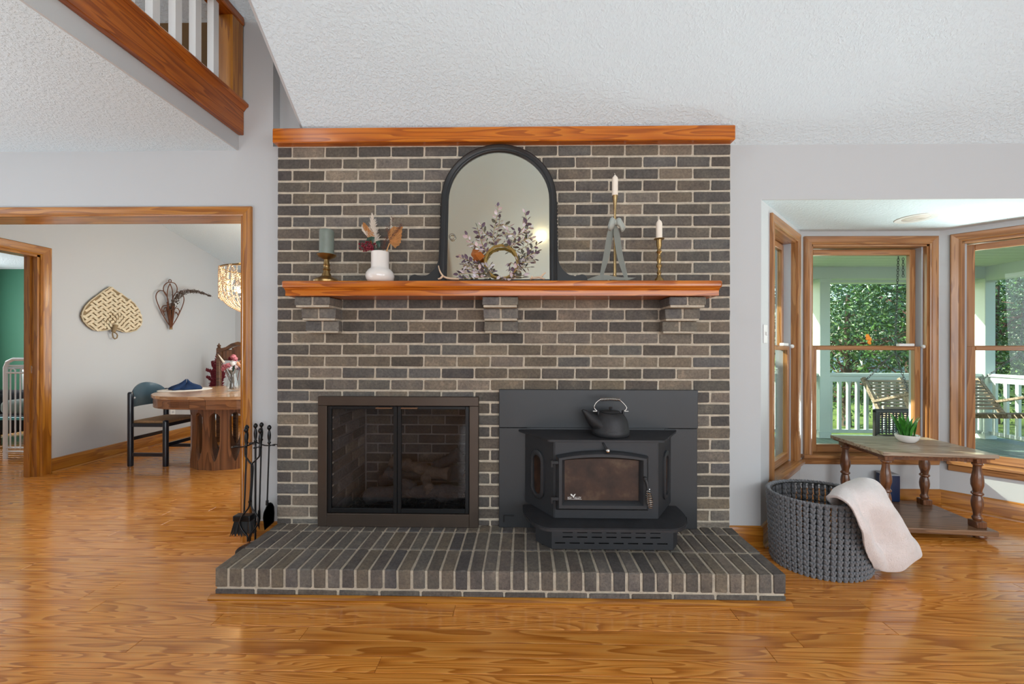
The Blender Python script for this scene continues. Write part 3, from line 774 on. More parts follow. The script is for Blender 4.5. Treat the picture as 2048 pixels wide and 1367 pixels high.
# ------------------------------------------------------------------ firebox with its glass doors
fb = thing('firebox', 'dark brick lined firebox behind the glass doors', 'firebox', (-.757, 2.65, .15))
fx0, fx1, fy1, fz1 = OP[0] + .0, OP[1], 2.95, .90
mb = MB(); mb.box(fx0 - .12, fx0 - .0005, YF + .02, fy1, .10, fz1 + .1); mb.box(fx1 + .0005, fx1 + .12, YF + .02, fy1, .10, fz1 + .1); mb.box(fx0 - .12, fx1 + .12, fy1, fy1 + .12, .10, fz1 + .1); mb.box(fx0, fx1, YF + .02, fy1, .08, .150); mb.box(fx0, fx1, YF + .02, fy1, fz1, fz1 + .1)
mb.build('mortar_lining', 'mortar_dark', fb)
for k in range(11):
    z0 = .156 + CH * k
    if z0 + BH > fz1: break
    x = fx0 - (0 if k % 2 else BP / 2)
    while x < fx1:
        a, b = max(x, fx0 + .012), min(x + BL, fx1 - .012)
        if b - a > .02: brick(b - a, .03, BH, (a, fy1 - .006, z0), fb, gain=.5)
        x += BP
    y = YF + .03 - (0 if k % 2 else BP / 2)
    while y < fy1 - .01:
        a, b = max(y, YF + .035), min(y + BL, fy1 - .012)
        if b - a > .02: brick(.03, b - a, BH, (fx0 - .024, a, z0), fb, gain=1.0)  # side bricks coloured brighter, window light on that wall put into them
        y += BP
fd = thing('fireplace_doors', 'bronze framed pair of glass fireplace doors', 'fireplace doors', (-.757, 2.365, HZ))
yd = 2.352
ax0, ax1, az0, az1 = P(635, 900, yd).x, P(957, 900, yd).x, HZ + .001, CAM_Z + (695 - 794) / (F_PX / yd)
ix0, ix1, iz0, iz1 = P(653, 900, yd).x, P(938.5, 900, yd).x, CAM_Z + (695 - 1030) / (F_PX / yd), CAM_Z + (695 - 812.5) / (F_PX / yd)
mb = MB(); mb.box(ax0, ax1, yd, YF - .001, iz1, az1, .003); mb.build('frame_head', 'bronze', fd)
mb = MB(); mb.box(ax0, ix0, yd, YF - .001, az0, iz1, .003); mb.build('frame_stile', 'bronze', fd)
mb = MB(); mb.box(ix1, ax1, yd, YF - .001, az0, iz1, .003); mb.build('frame_stile', 'bronze', fd)
mb = MB(); mb.box(ix0, ix1, yd, YF - .001, az0, iz0, .003); mb.build('frame_sill', 'bronze', fd)
xm = (ix0 + ix1) / 2 - .005
for a, b in ((ix0 + .003, xm - .0015), (xm + .0015, ix1 - .003)):
    st = .022
    f = MB(); lo, hi = iz0 + .004, iz1 - .003
    f.box(a, a + st, yd + .006, yd + .024, lo, hi, .002); f.box(b - st, b, yd + .006, yd + .024, lo, hi, .002)
    f.box(a + st, b - st, yd + .006, yd + .024, lo, lo + .026, .002); f.box(a + st, b - st, yd + .006, yd + .024, hi - .018, hi, .002)
    d_ = f.build('door', 'black_frame', fd)
    MB().box(a + st - .003, b - st + .003, yd + .012, yd + .016, lo + .022, hi - .014).build('pane', 'fire_glass', d_)
    hxm = (b - .075) if a < xm - .1 else a + .075
    h = MB(); h.box(hxm - .05, hxm + .05, yd - .012, yd - .004, hi - .014, hi - .004, .002); h.box(hxm - .05, hxm - .038, yd - .006, yd + .008, hi - .012, hi - .004); h.box(hxm + .038, hxm + .05, yd - .006, yd + .008, hi - .012, hi - .004)
    h.build('handle', 'bronze_light', d_)
# gas logs on a grate over lava rock
def log(p0, p1, r, mat, label, bend=0.02):
    p0, p1 = Vector(p0), Vector(p1); mid = (p0 + p1) / 2 + Vector((0, 0, bend))
    pts = spline([p0, (p0 + mid) / 2 + Vector((0, .008, .004)), mid, (p1 + mid) / 2 - Vector((0, .006, .003)), p1], 4)
    n = len(pts); mb = MB(); mb.tube(pts, [r * (.86 + .2 * math.sin(i * 1.7) * .5 + .1 * math.sin(i * .6)) for i in range(n)], 14)
    mb.jitter(.012, 18); mb.jitter(.005, 60)
    o = mb.build('gas_log', mat, smooth=60); tag(o, label, 'log', 'logs in the firebox'); return o
log((-1.03, 2.56, .252), (-.36, 2.58, .275), .052, 'log', 'long charred log lying along the front of the grate')
log((-1.02, 2.76, .30), (-.42, 2.80, .34), .058, 'log', 'thick charred log lying along the back of the grate')
log((-.93, 2.66, .385), (-.72, 2.58, .30), .040, 'log', 'short split grey log slanting over the front log', .0)
log((-.92, 2.72, .43), (-.50, 2.63, .38), .043, 'log_tan', 'tan log laid across the top of the pile', .0)
log((-.66, 2.64, .36), (-.60, 2.53, .30), .034, 'log_tan', 'stubby tan forked branch leaning down from the top log', .0)
log((-.45, 2.80, .47), (-.62, 2.76, .38), .046, 'log', 'dark upright stub standing at the end of the back log', .0)
log((-.38, 2.62, .33), (-.36, 2.72, .37), .036, 'log_tan', 'rusty cut log end beside the upright stub', .0)
gr = thing('log_grate', 'black iron grate carrying the charred logs', 'grate', (-.7, 2.65, .151))
for y in (2.56, 2.79): MB().box(-1.02, -.38, y - .008, y + .008, .186, .202).build('rail', 'wrought', gr)
for x in (-1.0, -.85, -.7, -.55, -.4): MB().box(x - .007, x + .007, 2.53, 2.83, .19, .204).build('bar', 'wrought', gr)
for x in (-1.0, -.4):
    for y in (2.56, 2.79): MB().box(x - .008, x + .008, y - .008, y + .008, .1505, .19).build('leg', 'wrought', gr)
mb = MB()
for i in range(950):
    mb.sphere((rng.uniform(fx0 + .03, fx1 - .03), rng.uniform(YF + .05, fy1 - .03), .153 + rng.uniform(0, .008)), rng.uniform(.009, .017), 1, (1, rng.uniform(.7, 1.2), rng.uniform(.6, .9)))
stuff(mb.build('lava_rock', 'lava'), 'bed of small black lava rocks under the log grate', 'rocks')

# ------------------------------------------------------------------ wood stove insert
SX = .447                                 # centre line
st = thing('wood_stove', 'matte black wood stove insert standing on the hearth', 'stove', (SX, 2.25, HZ))
yp = 2.362
px0, px1 = P(998, 900, yp).x, P(1396, 900, yp).x
pz1, pzs = CAM_Z + (695 - 778.5) / (F_PX / yp), CAM_Z + (695 - 855) / (F_PX / yp)
MB().box(px0, px1, yp, YF - .001, pzs + .001, pz1, .0025).build('surround_panel', 'panel_black', st)
MB().box(SX - .42, SX + .42, yp + .003, YF - .001, HZ + .001, pzs + .02).build('back_plate', 'panel_black', st)
MB().box(px0, SX - .40, yp + .001, YF - .001, HZ + .001, pzs - .001, .0025).build('surround_panel', 'panel_black', st)
MB().box(SX + .40, px1 - .003, yp + .001, YF - .001, HZ - .0 + .001, pzs - .001, .0025).build('surround_panel', 'panel_black', st)
for sx, dx in ((SX - .50, -.06), (SX + .47, .06)):
    MB().tube([(sx, yp - .006, .222), (sx + dx, yp - .006, .222), (sx + dx, yp - .006, .185)], .0035, 6).build('damper_rod', 'black', st)
yf, yb = 2.115, 2.366
hb, hf = .432, .278
zb0, zb1, ztp = .312, .727, .739
body = [(SX - hb, yb), (SX - hb, 2.345), (SX - hf, yf), (SX + hf, yf), (SX + hb, 2.345), (SX + hb, yb)]
MB().prism(body, zb0, zb1, 'XY', .004).build('body', 'steel_black', st)
def rounded(poly, r, n=5):
    out = []; m_ = len(poly)
    for i in range(m_):
        p = Vector(poly[i]); a = Vector(poly[i - 1]) - p; b = Vector(poly[(i + 1) % m_]) - p
        rr = r[i] if isinstance(r, (list, tuple)) else r
        rr = min(rr, a.length * .45, b.length * .45)
        if rr < 1e-4: out.append(tuple(p)); continue
        A = p + a.normalized() * rr; B = p + b.normalized() * rr
        for k in range(n + 1):
            t = k / n; out.append(tuple(A * (1 - t) ** 2 + p * 2 * t * (1 - t) + B * t * t))
    return out
top = rounded([(SX - .473, 2.366), (SX - .473, 2.352), (SX - .312, 2.098), (SX + .308, 2.098), (SX + .455, 2.33), (SX + .473, 2.366)], [.0, .02, .01, .01, .05, .0])
MB().prism(top, zb1, ztp, 'XY', .002).build('top_plate', 'plate_black', st)
lip = rounded([(SX - .447, 2.30), (SX - .447, 2.19), (SX - .40, 2.06), (SX - .335, 1.995), (SX + .335, 1.995), (SX + .41, 2.05), (SX + .452, 2.19), (SX + .447, 2.30)], [.01, .05, .08, .08, .08, .08, .05, .01])
MB().prism(lip, .294, .3145, 'XY', .004).build('ash_lip', 'plate_black', st)
# blower box with rows of slots
fx_0, fx_1, fyb = SX - .292, SX + .352, 2.098
bz0, bz1 = .158, .294
slots = []
for r_, zc in enumerate((.272, .247, .222, .190)):
    n_ = 8 if r_ in (0, 3) else 7
    for i in range(n_):
        c_ = fx_0 + .045 + i * .0775 + (0 if r_ in (0, 3) else .04)
        slots.append((c_ - .027, c_ + .027, zc - .0032, zc + .0032))
mb = MB()
for a, b, c, d in cutrects(fx_0, fx_1, bz0, bz1, slots): mb.box(a, b, fyb, fyb + .006, c, d)
bb = bmesh.ops.remove_doubles(mb.bm, verts=mb.bm.verts[:], dist=1e-5)
mb.build('blower_grille', 'steel_black', st)
MB().prism([(fx_0, fyb + .02), (fx_1, fyb + .02), (fx_1, 2.2), (fx_0, 2.2)], bz0, bz1, 'XY').build('blower_cavity', 'black', st)
MB().prism([(fx_0, fyb), (fx_0, fyb + .006), (fx_0 - .075, 2.19), (fx_0 - .083, 2.186)], bz0, bz1, 'XY').build('blower_side', 'steel_black', st)
MB().prism([(fx_1, fyb), (fx_1 + .045, 2.16), (fx_1 + .045, 2.34), (fx_1 + .037, 2.34), (fx_1 + .037, 2.165), (fx_1, fyb + .006)], bz0, bz1, 'XY').build('blower_side', 'steel_black', st)
for x in (fx_0 - .05, fx_1 - .02): MB().box(x, x + .025, 2.16, 2.185, HZ - .0, .1585).build('foot', 'black', st)
MB().box(SX - .36, SX + .36, 2.19, 2.366, HZ + .004, .31).build('base', 'black', st)
# arched loading door
def arch_poly(x0, x1, z0, zs, zp, n=14):
    pts = [(x0, z0), (x0, zs)]
    for k in range(1, n):
        t = k / n; pts.append((x0 + (x1 - x0) * t, zs + (zp - zs) * (1 - (2 * t - 1) ** 2)))
    return pts + [(x1, zs), (x1, z0)]
yq = 2.074
dx0, dx1 = P(1113, 960, yq).x, P(1299, 960, yq).x
k_ = F_PX / yq
dz0, dzs, dzp = CAM_Z - (1021 - 695) / k_, CAM_Z - (913 - 695) / k_, CAM_Z - (902.5 - 695) / k_
gx0, gx1 = P(1130, 960, yq).x, P(1281, 960, yq).x
gz0, gzs, gzp = CAM_Z - (1003 - 695) / k_, CAM_Z - (922 - 695) / k_, CAM_Z - (918 - 695) / k_
po, pi = arch_poly(dx0, dx1, dz0, dzs, dzp), arch_poly(gx0, gx1, gz0, gzs, gzp)
pm_ = [((a[0] + b[0]) / 2, (a[1] + b[1]) / 2) for a, b in zip(po, pi)]
mb = MB(); n_ = len(po); cols = []
for poly, y in ((po, yf), (po, yf - .022), ([(a[0] * .7 + b[0] * .3, a[1] * .7 + b[1] * .3) for a, b in zip(po, pi)], yq), ([(a[0] * .35 + b[0] * .65, a[1] * .35 + b[1] * .65) for a, b in zip(po, pi)], yq), (pi, yf - .018), (pi, yf)):
    cols.append([mb.bm.verts.new((p[0], y, p[1])) for p in poly])
for A, B in zip(cols, cols[1:]):
    for i in range(n_): mb.bm.faces.new((A[i], A[(i + 1) % n_], B[(i + 1) % n_], B[i]))
dr_ = mb.build('door', 'steel_black', st, smooth=50)
mb = MB(); vs = [mb.bm.verts.new((p[0], yf - .012, p[1])) for p in pi]; mb.bm.faces.new(vs)
mb.build('glass_pane', 'stove_glass', dr_)
for z in (CAM_Z - (926 - 695) / k_, CAM_Z - (999 - 695) / k_):
    h = MB(); h.tube([(dx0 - .024, yq + .012, z - .02), (dx0 - .024, yq + .012, z + .014)], .009, 10); h.box(dx0 - .03, dx0 + .03, yq + .004, yq + .02, z - .006, z + .012, .003)
    h.build('hinge', 'iron', dr_, smooth=40)
hp = [P(1290.5, 957, yq - .012), P(1294, 966, yq - .02), P(1296.5, 980, yq - .026)]
h = MB(); h.tube(hp, [.010, .0075, .0065], 8); h.sphere(hp[0], .012, 2)
a0, a1 = P(1296.5, 978, yq - .026), P(1300.5, 1014, yq - .03)
h.tube([a0, a1], .004, 6)
hnd = h.build('handle', 'iron', dr_, smooth=50)
coil = []
for i in range(9 * 10 + 1):
    t = i / 90; c_ = a0.lerp(a1, t); r_ = .0065 + .0115 * math.sin(math.pi * min(1, t * 1.0) * .86) ; an = 2 * math.pi * i / 10
    coil.append(c_ + Vector((math.cos(an) * r_, math.sin(an) * r_, 0)))
MB().tube(coil, .0024, 5).build('spring_grip', 'nickel', hnd, smooth=60)
kz = CAM_Z - (898 - 695) / (F_PX / 2.09)
kx = P(1215, 898, 2.08).x
h = MB(); h.tube([(P(1205, 882, yf).x, yf + .002, CAM_Z - (882 - 695) / (F_PX / yf)), (kx, 2.085, kz)], .005, 8)
kn = h.build('damper_pull', 'iron', st, smooth=50)
MB().lathe([(0, -.026), (.006, -.026), (.012, -.02), (.0135, -.01), (.011, .0), (0, 0.002)], (kx, 2.086, kz), 16, axis='Y').build('knob', 'nickel', kn, smooth=50)
# side viewing windows on the slanted cheeks
for sgn in (-1, 1):
    A = Vector((SX + sgn * hb, 2.345, 0)); B = Vector((SX + sgn * hf, yf, 0)); u = (B - A).normalized(); nrm = Vector((u.y * sgn, -u.x * sgn, 0)) * -1
    nrm = Vector((sgn * abs(u.y), -abs(u.x), 0))
    c_ = A + u * ((B - A).length * .47); c_.z = .505
    L_ = (B - A).length
    def pt(a, z, d): return c_ + u * a + Vector((0, 0, z - .505)) + nrm * d
    def cap_poly(w, zlo, zhi, n=6):
        pts = []
        for k in range(n + 1):
            t = math.pi * k / n; pts.append((w * math.cos(t), zhi - w * .9 + w * .9 * math.sin(t)))
        for k in range(n + 1):
            t = math.pi + math.pi * k / n; pts.append((w * math.cos(t), zlo + w * .9 + w * .9 * math.sin(t)))
        return pts
    O_, I_ = cap_poly(.060, .375, .652), cap_poly(.036, .402, .622)
    mb = MB(); cols = []
    for poly, d in ((O_, 0), (O_, .010), ([((a[0] + b[0]) / 2, (a[1] + b[1]) / 2) for a, b in zip(O_, I_)], .017), (I_, .012), (I_, .0005)):
        cols.append([mb.bm.verts.new(pt(p[0], p[1], d)) for p in poly])
    for A_, B_ in zip(cols, cols[1:]):
        for i in range(len(O_)): mb.bm.faces.new((A_[i], A_[(i + 1) % len(O_)], B_[(i + 1) % len(O_)], B_[i]))
    so = mb.build('side_window_frame', 'steel_black', st, smooth=50)
    mb = MB(); mb.bm.faces.new([mb.bm.verts.new(pt(p[0], p[1], .002)) for p in I_]); mb.build('glass_pane', 'stove_glass', so)
# lettering on the stove glass
def text(body_, size, loc, parent, mat, name='lettering', ext=.0004, sx=1.0):
    c_ = bpy.data.curves.new(name, 'FONT'); c_.body = body_; c_.size = size; c_.extrude = ext; c_.align_x = 'LEFT'
    f_ = bpy.data.objects.new(name, c_); COL.objects.link(f_); me = bpy.data.meshes.new_from_object(f_.evaluated_get(bpy.context.evaluated_depsgraph_get())); bpy.data.objects.remove(f_)
    me.materials.clear(); o = link(name, me, mat, parent); o.scale = (sx, 1, 1)
    o.location = Vector(loc) - wloc(parent); o.rotation_euler = (R(90), 0, 0); return o
yl = yf - .0135
lp = lambda px, py: P(px, py, yl)
zt_ = lp(1135, 996.8).z
text('HIGH', .0155, lp(1135, 996.8), dr_, 'white_trim', sx=.58)
text('ALLEY', .0155, lp(1148.6, 996.8), dr_, 'white_trim', sx=.86)
mb = MB()
for poly in ([(1141, 987), (1143, 987), (1145.4, 989.2), (1145.8, 991.6), (1143.4, 991.4), (1141.6, 989.8)], [(1151.4, 986.8), (1149.2, 987.4), (1146.8, 990), (1145, 992), (1146.6, 995.8), (1149, 991.5)]):
    mb.prism([(lp(*q).x, lp(*q).z) for q in poly], yl - .0004, yl, 'XZ')
mb.box(lp(1135, 997).x, lp(1163.5, 997).x, yl - .0004, yl, lp(1135, 997.9).z, lp(1135, 997.3).z)
mb.build('emblem', 'white_trim', dr_)

# kettle
kc = Vector((P(1221.5, 870, 2.22).x, 2.225, ztp))
kt = thing('kettle', 'black cast iron kettle with a coiled wire handle on the stove top', 'kettle', kc)
mb = MB()
prof = [(0, .001), (.098, .001), (.1035, .006), (.1045, .028), (.1015, .034), (.0995, .04), (.098, .06), (.092, .085), (.081, .107), (.066, .122), (.052, .128), (0, .129)]
mb.lathe(prof, kc, 36, sy=.95); mb.build('body', 'iron', kt, smooth=50)
mb = MB(); mb.lathe([(.050, .127), (.053, .131), (.05, .135), (.02, .139), (.0, .140)], kc, 28); mb.lathe([(.006, .139), (.008, .147), (.011, .153), (.007, .158), (0, .159)], kc, 14); mb.build('lid', 'iron', kt, smooth=50)
# broad beaked spout sweeping up to the side
mb = MB(); sec = []
for t, (x, z, w, h) in enumerate(((-.012, .052, .086, .046), (-.060, .062, .074, .050), (-.092, .082, .054, .040), (-.118, .104, .036, .025), (-.141, .126, .023, .015), (-.157, .140, .014, .007))):
    ring = []
    ax = Vector((-.6, 0, .8)) if t > 1 else Vector((-1, 0, .25)); ax.normalize(); up = Vector((ax.z, 0, -ax.x))
    for k in range(14):
        a = 2 * math.pi * k / 14; ring.append(mb.bm.verts.new(kc + Vector((x, 0, z)) + Vector((0, 1, 0)) * w * math.cos(a) + up * h * math.sin(a)))
    sec.append(ring)
for A, B in zip(sec, sec[1:]):
    for k in range(14): mb.bm.faces.new((A[k], A[(k + 1) % 14], B[(k + 1) % 14], B[k]))
mb.bm.faces.new(sec[0][::-1]); mb.bm.faces.new(sec[-1]); mb.build('spout', 'iron', kt, smooth=60)
for s_ in (-1, 1):
    e = MB(); e.box(kc.x + s_ * .070 - .006, kc.x + s_ * .070 + .006, kc.y - .012, kc.y + .012, kc.z + .108, kc.z + .140, .004); e.tube([kc + Vector((s_ * .064, 0, .134)), kc + Vector((s_ * .098, 0, .134))], .0034, 8); e.build('ear', 'nickel' if 0 else 'iron', kt, smooth=40)
    MB().tube([kc + Vector((s_ * .076, 0, .134)), kc + Vector((s_ * .1, 0, .134))], .0038, 8).build('pin', 'nickel', kt, smooth=50)
hp = spline([kc + Vector(v) for v in ((-.074, 0, .134), (-.092, 0, .152), (-.084, 0, .178), (-.058, 0, .200), (-.03, 0, .205), (.03, 0, .204), (.052, 0, .196), (.078, 0, .172), (.090, 0, .150), (.074, 0, .134))], 5)
bl = MB(); bl.tube(hp, .003, 7); bl = bl.build('bail_handle', 'nickel', kt, smooth=60)
coil = []
for i in range(17 * 8 + 1):
    t = i / 136; an = 2 * math.pi * i / 8; coil.append(kc + Vector((-.058 + .112 * t, math.cos(an) * .0085, .202 + math.sin(an) * .0085 - .003 * abs(2 * t - 1))))
MB().tube(coil, .0021, 5).build('coil_grip', 'nickel', bl, smooth=60)

# ------------------------------------------------------------------ things on the mantel shelf
def mprof(pxc, Y, rows):      # lathe profile from (half width in px, y px) at depth Y
    k = F_PX / Y
    return [(w / k, max(CAM_Z + (695 - y) / k - zm1, 0.0)) for w, y in rows]
def arch(hw, z0, zs, n=28):
    """upright arch outline (x, z), half circle on straight sides, from foot to foot"""
    return [(-hw, z0), (-hw, (z0 + zs) / 2)] + [(-hw * math.cos(math.pi * k / n), zs + hw * math.sin(math.pi * k / n)) for k in range(n + 1)] + [(hw, (z0 + zs) / 2), (hw, z0)]
mx = P(997.5, 500, 2.33).x
mr = thing('arched_mirror', 'tall arched mirror in a dark grey moulded frame leaning on the brickwork', 'mirror', (mx, 2.268, zm1))
mr.rotation_euler = (R(-6.2), 0, 0)
gi, zs_, z0_ = .298, .508, .022
prof = [(.0, .008), (.002, -.004), (.010, -.008), (.016, -.004), (.022, -.006), (.034, -.018), (.042, -.014), (.045, .0), (.045, .02)]
mb = MB(); cols = []
for u, d in prof:
    cols.append([mb.bm.verts.new((p[0], d, p[1])) for p in arch(gi + u, -.0 + .002, zs_)])
for A, B in zip(cols, cols[1:]):
    for i in range(len(A) - 1): mb.bm.faces.new((A[i], A[i + 1], B[i + 1], B[i]))
fr = mb.build('frame', 'mirror_frame', mr, local=True, smooth=60)
mb = MB(); mb.box(-gi - .003, gi + .003, -.008, .018, .002, z0_, .003); mb.build('bottom_rail', 'mirror_frame', mr, local=True)
mb = MB(); ap = arch(gi + .003, .004, zs_); mb.bm.faces.new([mb.bm.verts.new((p[0], .006, p[1])) for p in ap]); mb.build('mirror_glass', 'mirror', mr, local=True)
mb = MB(); mb.prism(arch(gi + .04, .004, zs_), .012, .02, 'XZ'); mb.build('backboard', 'black', mr, local=True)
def sc(px, py): 
    k = F_PX / 2.30; return ((px - 997.5) / k, (558 - py) / k + .017)
for s_ in (-1, 1):
    mb = MB(); pts = [(1112, 470), (1114.5, 470)]
    for i in range(12):
        y = 474 + i * 1.2
    pts = [sc(*q) for q in ((1110, 400), (1113, 400), (1116, 500), (1117, 518), (1120, 527), (1124, 534.5), (1130, 541.5), (1137, 546.5), (1146, 549.5), (1151, 549.6), (1157, 547.6), (1163, 546), (1169, 547.6), (1172, 551), (1174.5, 557), (1175, 563), (1110, 563))]
    pts = [(s_ * x, max(z, .001)) for x, z in pts]
    mb.prism(pts, -.003, .016, 'XZ', .002); mb.build('scroll_bracket', 'mirror_frame', mr, local=True)
    for i in range(15):
        z = sc(0, 400 + 7 * i)[1]
    mb = MB()
    for i in range(14):
        q = sc(1114.0, 398 + i * 7.6); mb.sphere((s_ * q[0], .008, q[1]), .0095, 1, (1, .7, 1.25))
    mb.build('beaded_edge', 'mirror_frame', mr, local=True, smooth=60)
q = sc(905, 469); mb = MB(); mb.tube([(q[0] + .017 * math.cos(a), -.006, q[1] + .017 * math.sin(a)) for a in [2 * math.pi * k / 20 for k in range(20)]], .0035, 6, closed=True); mb.build('ring', 'nickel', mr, local=True, smooth=60)

# wreath
wc = P(1002.5, 524, 2.258); WYD = 2.258
wr = thing('wreath', 'small vine wreath with purple and pale lilac leaf sprigs before the mirror', 'wreath', (wc.x, WYD, zm1))
RW = 33 / (F_PX / WYD)
for q in range(3):
    pts = []
    for k in range(48):
        a = 2 * math.pi * k / 48; rr = RW + .004 * math.cos(5 * a + q * 2.1) ; pts.append((wc.x + rr * math.cos(a) * 1.0, WYD + .012 + .006 * math.sin(5 * a + q * 2.1), wc.z + .004 + rr * math.sin(a)))
    MB().tube(pts, .0052, 6, closed=True).build('vine', 'vine', wr, smooth=60)
def wp(x, y, d=0.0): return P(900 + x / 8.04, min(400 + y / 8.04, 560.5), WYD + d)
SPR = [[(720, 740), (690, 600), (715, 450), (745, 300), (765, 200), (770, 95)], [(590, 850), (520, 700), (475, 560), (440, 440)], [(410, 780), (330, 680), (275, 560)],
       [(980, 740), (1060, 600), (1180, 520), (1290, 430)], [(1090, 560), (1200, 420), (1240, 360), (1200, 200)], [(980, 740), (1150, 650), (1310, 600)],
       [(1070, 1000), (1130, 900), (1280, 810), (1420, 700)], [(1080, 1010), (1240, 900), (1370, 850)], [(1080, 1020), (1180, 1000), (1290, 1000)],
       [(520, 1060), (300, 970), (150, 915)], [(540, 1100), (380, 1080), (230, 1040)], [(640, 1210), (380, 1170), (130, 1190)], [(660, 1240), (420, 1250), (150, 1270)],
       [(700, 1270), (800, 1275), (920, 1270)], [(980, 1180), (1080, 1230), (1190, 1200)], [(590, 1150), (690, 1140)], [(600, 1110), (650, 1040)],
       [(700, 450), (850, 395), (980, 440)], [(690, 600), (570, 540), (490, 400)], [(1060, 580), (950, 540), (840, 560)], [(960, 750), (920, 690)], [(560, 860), (470, 780), (350, 690)],
       [(1060, 1060), (980, 1000), (960, 1060)], [(1000, 1200), (1060, 1100), (1120, 1050)], [(480, 1060), (440, 1000), (500, 1010)], [(540, 1180), (460, 1100), (400, 1020)], [(620, 1240), (560, 1160), (520, 1080)], [(1040, 1240), (980, 1270), (1040, 1180)]]
lm = {}
def leafmesh(mat):
    if mat not in lm:
        L, W = .038, .0115
        v = [(0, 0, 0), (-W, -.002, L * .38), (0, .003, L * .45), (W, -.002, L * .38), (-W * .7, -.003, L * .75), (0, .001, L * .78), (W * .7, -.003, L * .75), (0, -.005, L)]
        f = [(0, 1, 2), (0, 2, 3), (1, 4, 5, 2), (2, 5, 6, 3), (4, 7, 5), (5, 7, 6)]
        me = bpy.data.meshes.new('leaf'); me.from_pydata(v, [], f); me.materials.append(MAT[mat]); me.shade_smooth(); lm[mat] = me
    return lm[mat]
nl = 0; wl_ = wloc(wr)
for i, sp_ in enumerate(SPR):
    pts = spline([wp(x, y, rng.uniform(-.03, .004)) for x, y in sp_], 5)
    MB().tube(pts, .0014, 5).build('stem', 'vine', wr, smooth=60)
    ln = sum((b - a).length for a, b in zip(pts, pts[1:])); n_ = max(4, int(ln / .0125))
    for k in range(n_):
        t = (k + .6) / n_; f_ = t * (len(pts) - 1); a = pts[int(f_)]; b = pts[min(int(f_) + 1, len(pts) - 1)]; p = a.lerp(b, f_ - int(f_))
        d = (b - a).normalized() if (b - a).length > 0 else Vector((0, 0, 1))
        side = Vector((-d.z, 0, d.x)) * (1 if k % 2 else -1)
        dirv = (d * .55 + side * rng.uniform(.45, 1.0) + Vector((0, rng.uniform(-.8, .2), 0))).normalized()
        if k == n_ - 1: dirv = d
        low = p.z < zm1 + .075
        mat = rng.choice(['lilac', 'lilac', 'plum', 'blush', 'olive_leaf'] if low else ['plum', 'plum', 'olive_leaf', 'lilac', 'blush', 'plum', 'lilac'])
        if low and dirv.z < 0: dirv.z *= -.4; dirv.normalize()
        o = link('leaf', leafmesh(mat), None, wr); o.location = p - wl_
        qn = dirv.to_track_quat('Z', 'Y') @ Matrix.Rotation(rng.uniform(-.9, .9), 3, 'Z').to_quaternion()
        o.rotation_mode = 'QUATERNION'; o.rotation_quaternion = qn; sc_ = rng.uniform(.68, 1.05); o.scale = (sc_, sc_, sc_); nl += 1
print('wreath leaves', nl)
mb = MB(); c_ = wp(440, 890, -.02)
hexa = [(370, 785), (465, 800), (500, 830), (560, 900), (480, 975), (385, 950), (335, 880)]
V = [mb.bm.verts.new(wp(x, y, -.01)) for x, y in hexa]; cv = mb.bm.verts.new(wp(400, 868, -.045)); c2 = mb.bm.verts.new(wp(450, 900, .02))
for i in range(7): mb.bm.faces.new((V[i], V[(i + 1) % 7], cv)); mb.bm.faces.new((V[(i + 1) % 7], V[i], c2))
mb.build('paper_flower', 'amber', wr)

# shed antler tines at the mirror's feet
for nm, pp, Y_, lab in (('antler', [[(1005 - 128, 531), (878.5, 538), (882, 546), (888, 553), (900, 556.5), (918, 557.5)], [(886, 551), (881, 556), (876, 557.5)]], 2.20, 'pale antler tine curling up beside the mirror foot and purple leaves'),
                        ('antler', [[(1060, 557.5), (1070, 555), (1082, 553), (1087, 548), (1091.5, 545)], [(1078, 554), (1084, 556), (1089, 557.6)], [(1062, 556.5), (1064, 553.5), (1062.5, 552)]], 2.22, 'small branched antler piece lying by the pale vine loop of the wreath')):
    at = None
    for i, pl in enumerate(pp):
        pts = spline([P(x, y, Y_ - .01 * i) for x, y in pl], 5); n_ = len(pts)
        mb = MB(); mb.tube(pts, [(.0062 * (1 - .75 * abs(k / n_ - (.75 if (i == 0 and Y_ < 2.21) else .3)))) for k in range(n_)], 8)
        if at is None:
            at = thing(nm, lab, 'antler', (pts[-1].x, Y_, zm1), group='antlers on the mantel')
        mb.build('tine', 'antler', at, smooth=60)

# pillar candle on its brass holder
def centre(px, Y): return Vector((P(px, 600, Y).x, Y, zm1))
c_ = centre(653, 2.265)
ch = thing('candle_holder', 'stout turned brass holder carrying the thick pillar candle', 'candle holder', c_)
MB().lathe([(0, .0015)] + mprof(653, 2.265, [(24, 566), (24.5, 561), (21, 557.5), (14, 554.5), (9, 551.5), (8.6, 548), (6.5, 545), (6, 541), (7.8, 538.5), (6.2, 536), (5.6, 532), (6.8, 530), (5.6, 527), (4.8, 521), (4.8, 518.5), (9, 516.5), (15, 513.5), (18.6, 509), (17.8, 508.2), (14, 512), (0, 512.8)]), (0, 0, 0), 36, cap=False).build('turned_body', 'brass', ch, local=True, smooth=40)
ztop = CAM_Z + (695 - 512.6) / (F_PX / 2.265)
cd = thing('pillar_candle', 'burned hollow teal grey pillar candle on the brass holder', 'candle', (c_.x, c_.y, ztop))
k_ = F_PX / 2.265
MB().lathe([(0, 0), (13.6 / k_, 0), (13.9 / k_, .02), (13.7 / k_, .128), (14 / k_, .140), (13.6 / k_, .152), (12.2 / k_, .155), (11.6 / k_, .14), (11.4 / k_, .125), (0, .122)], (0, 0, 0), 30, cap=False).jitter(.002, 40).build('wax_body', 'wax_green', cd, local=True, smooth=50)
MB().tube([(0, 0, .121), (.001, 0, .132), (.003, 0, .138)], .0012, 5).build('wick', 'black', cd, local=True)

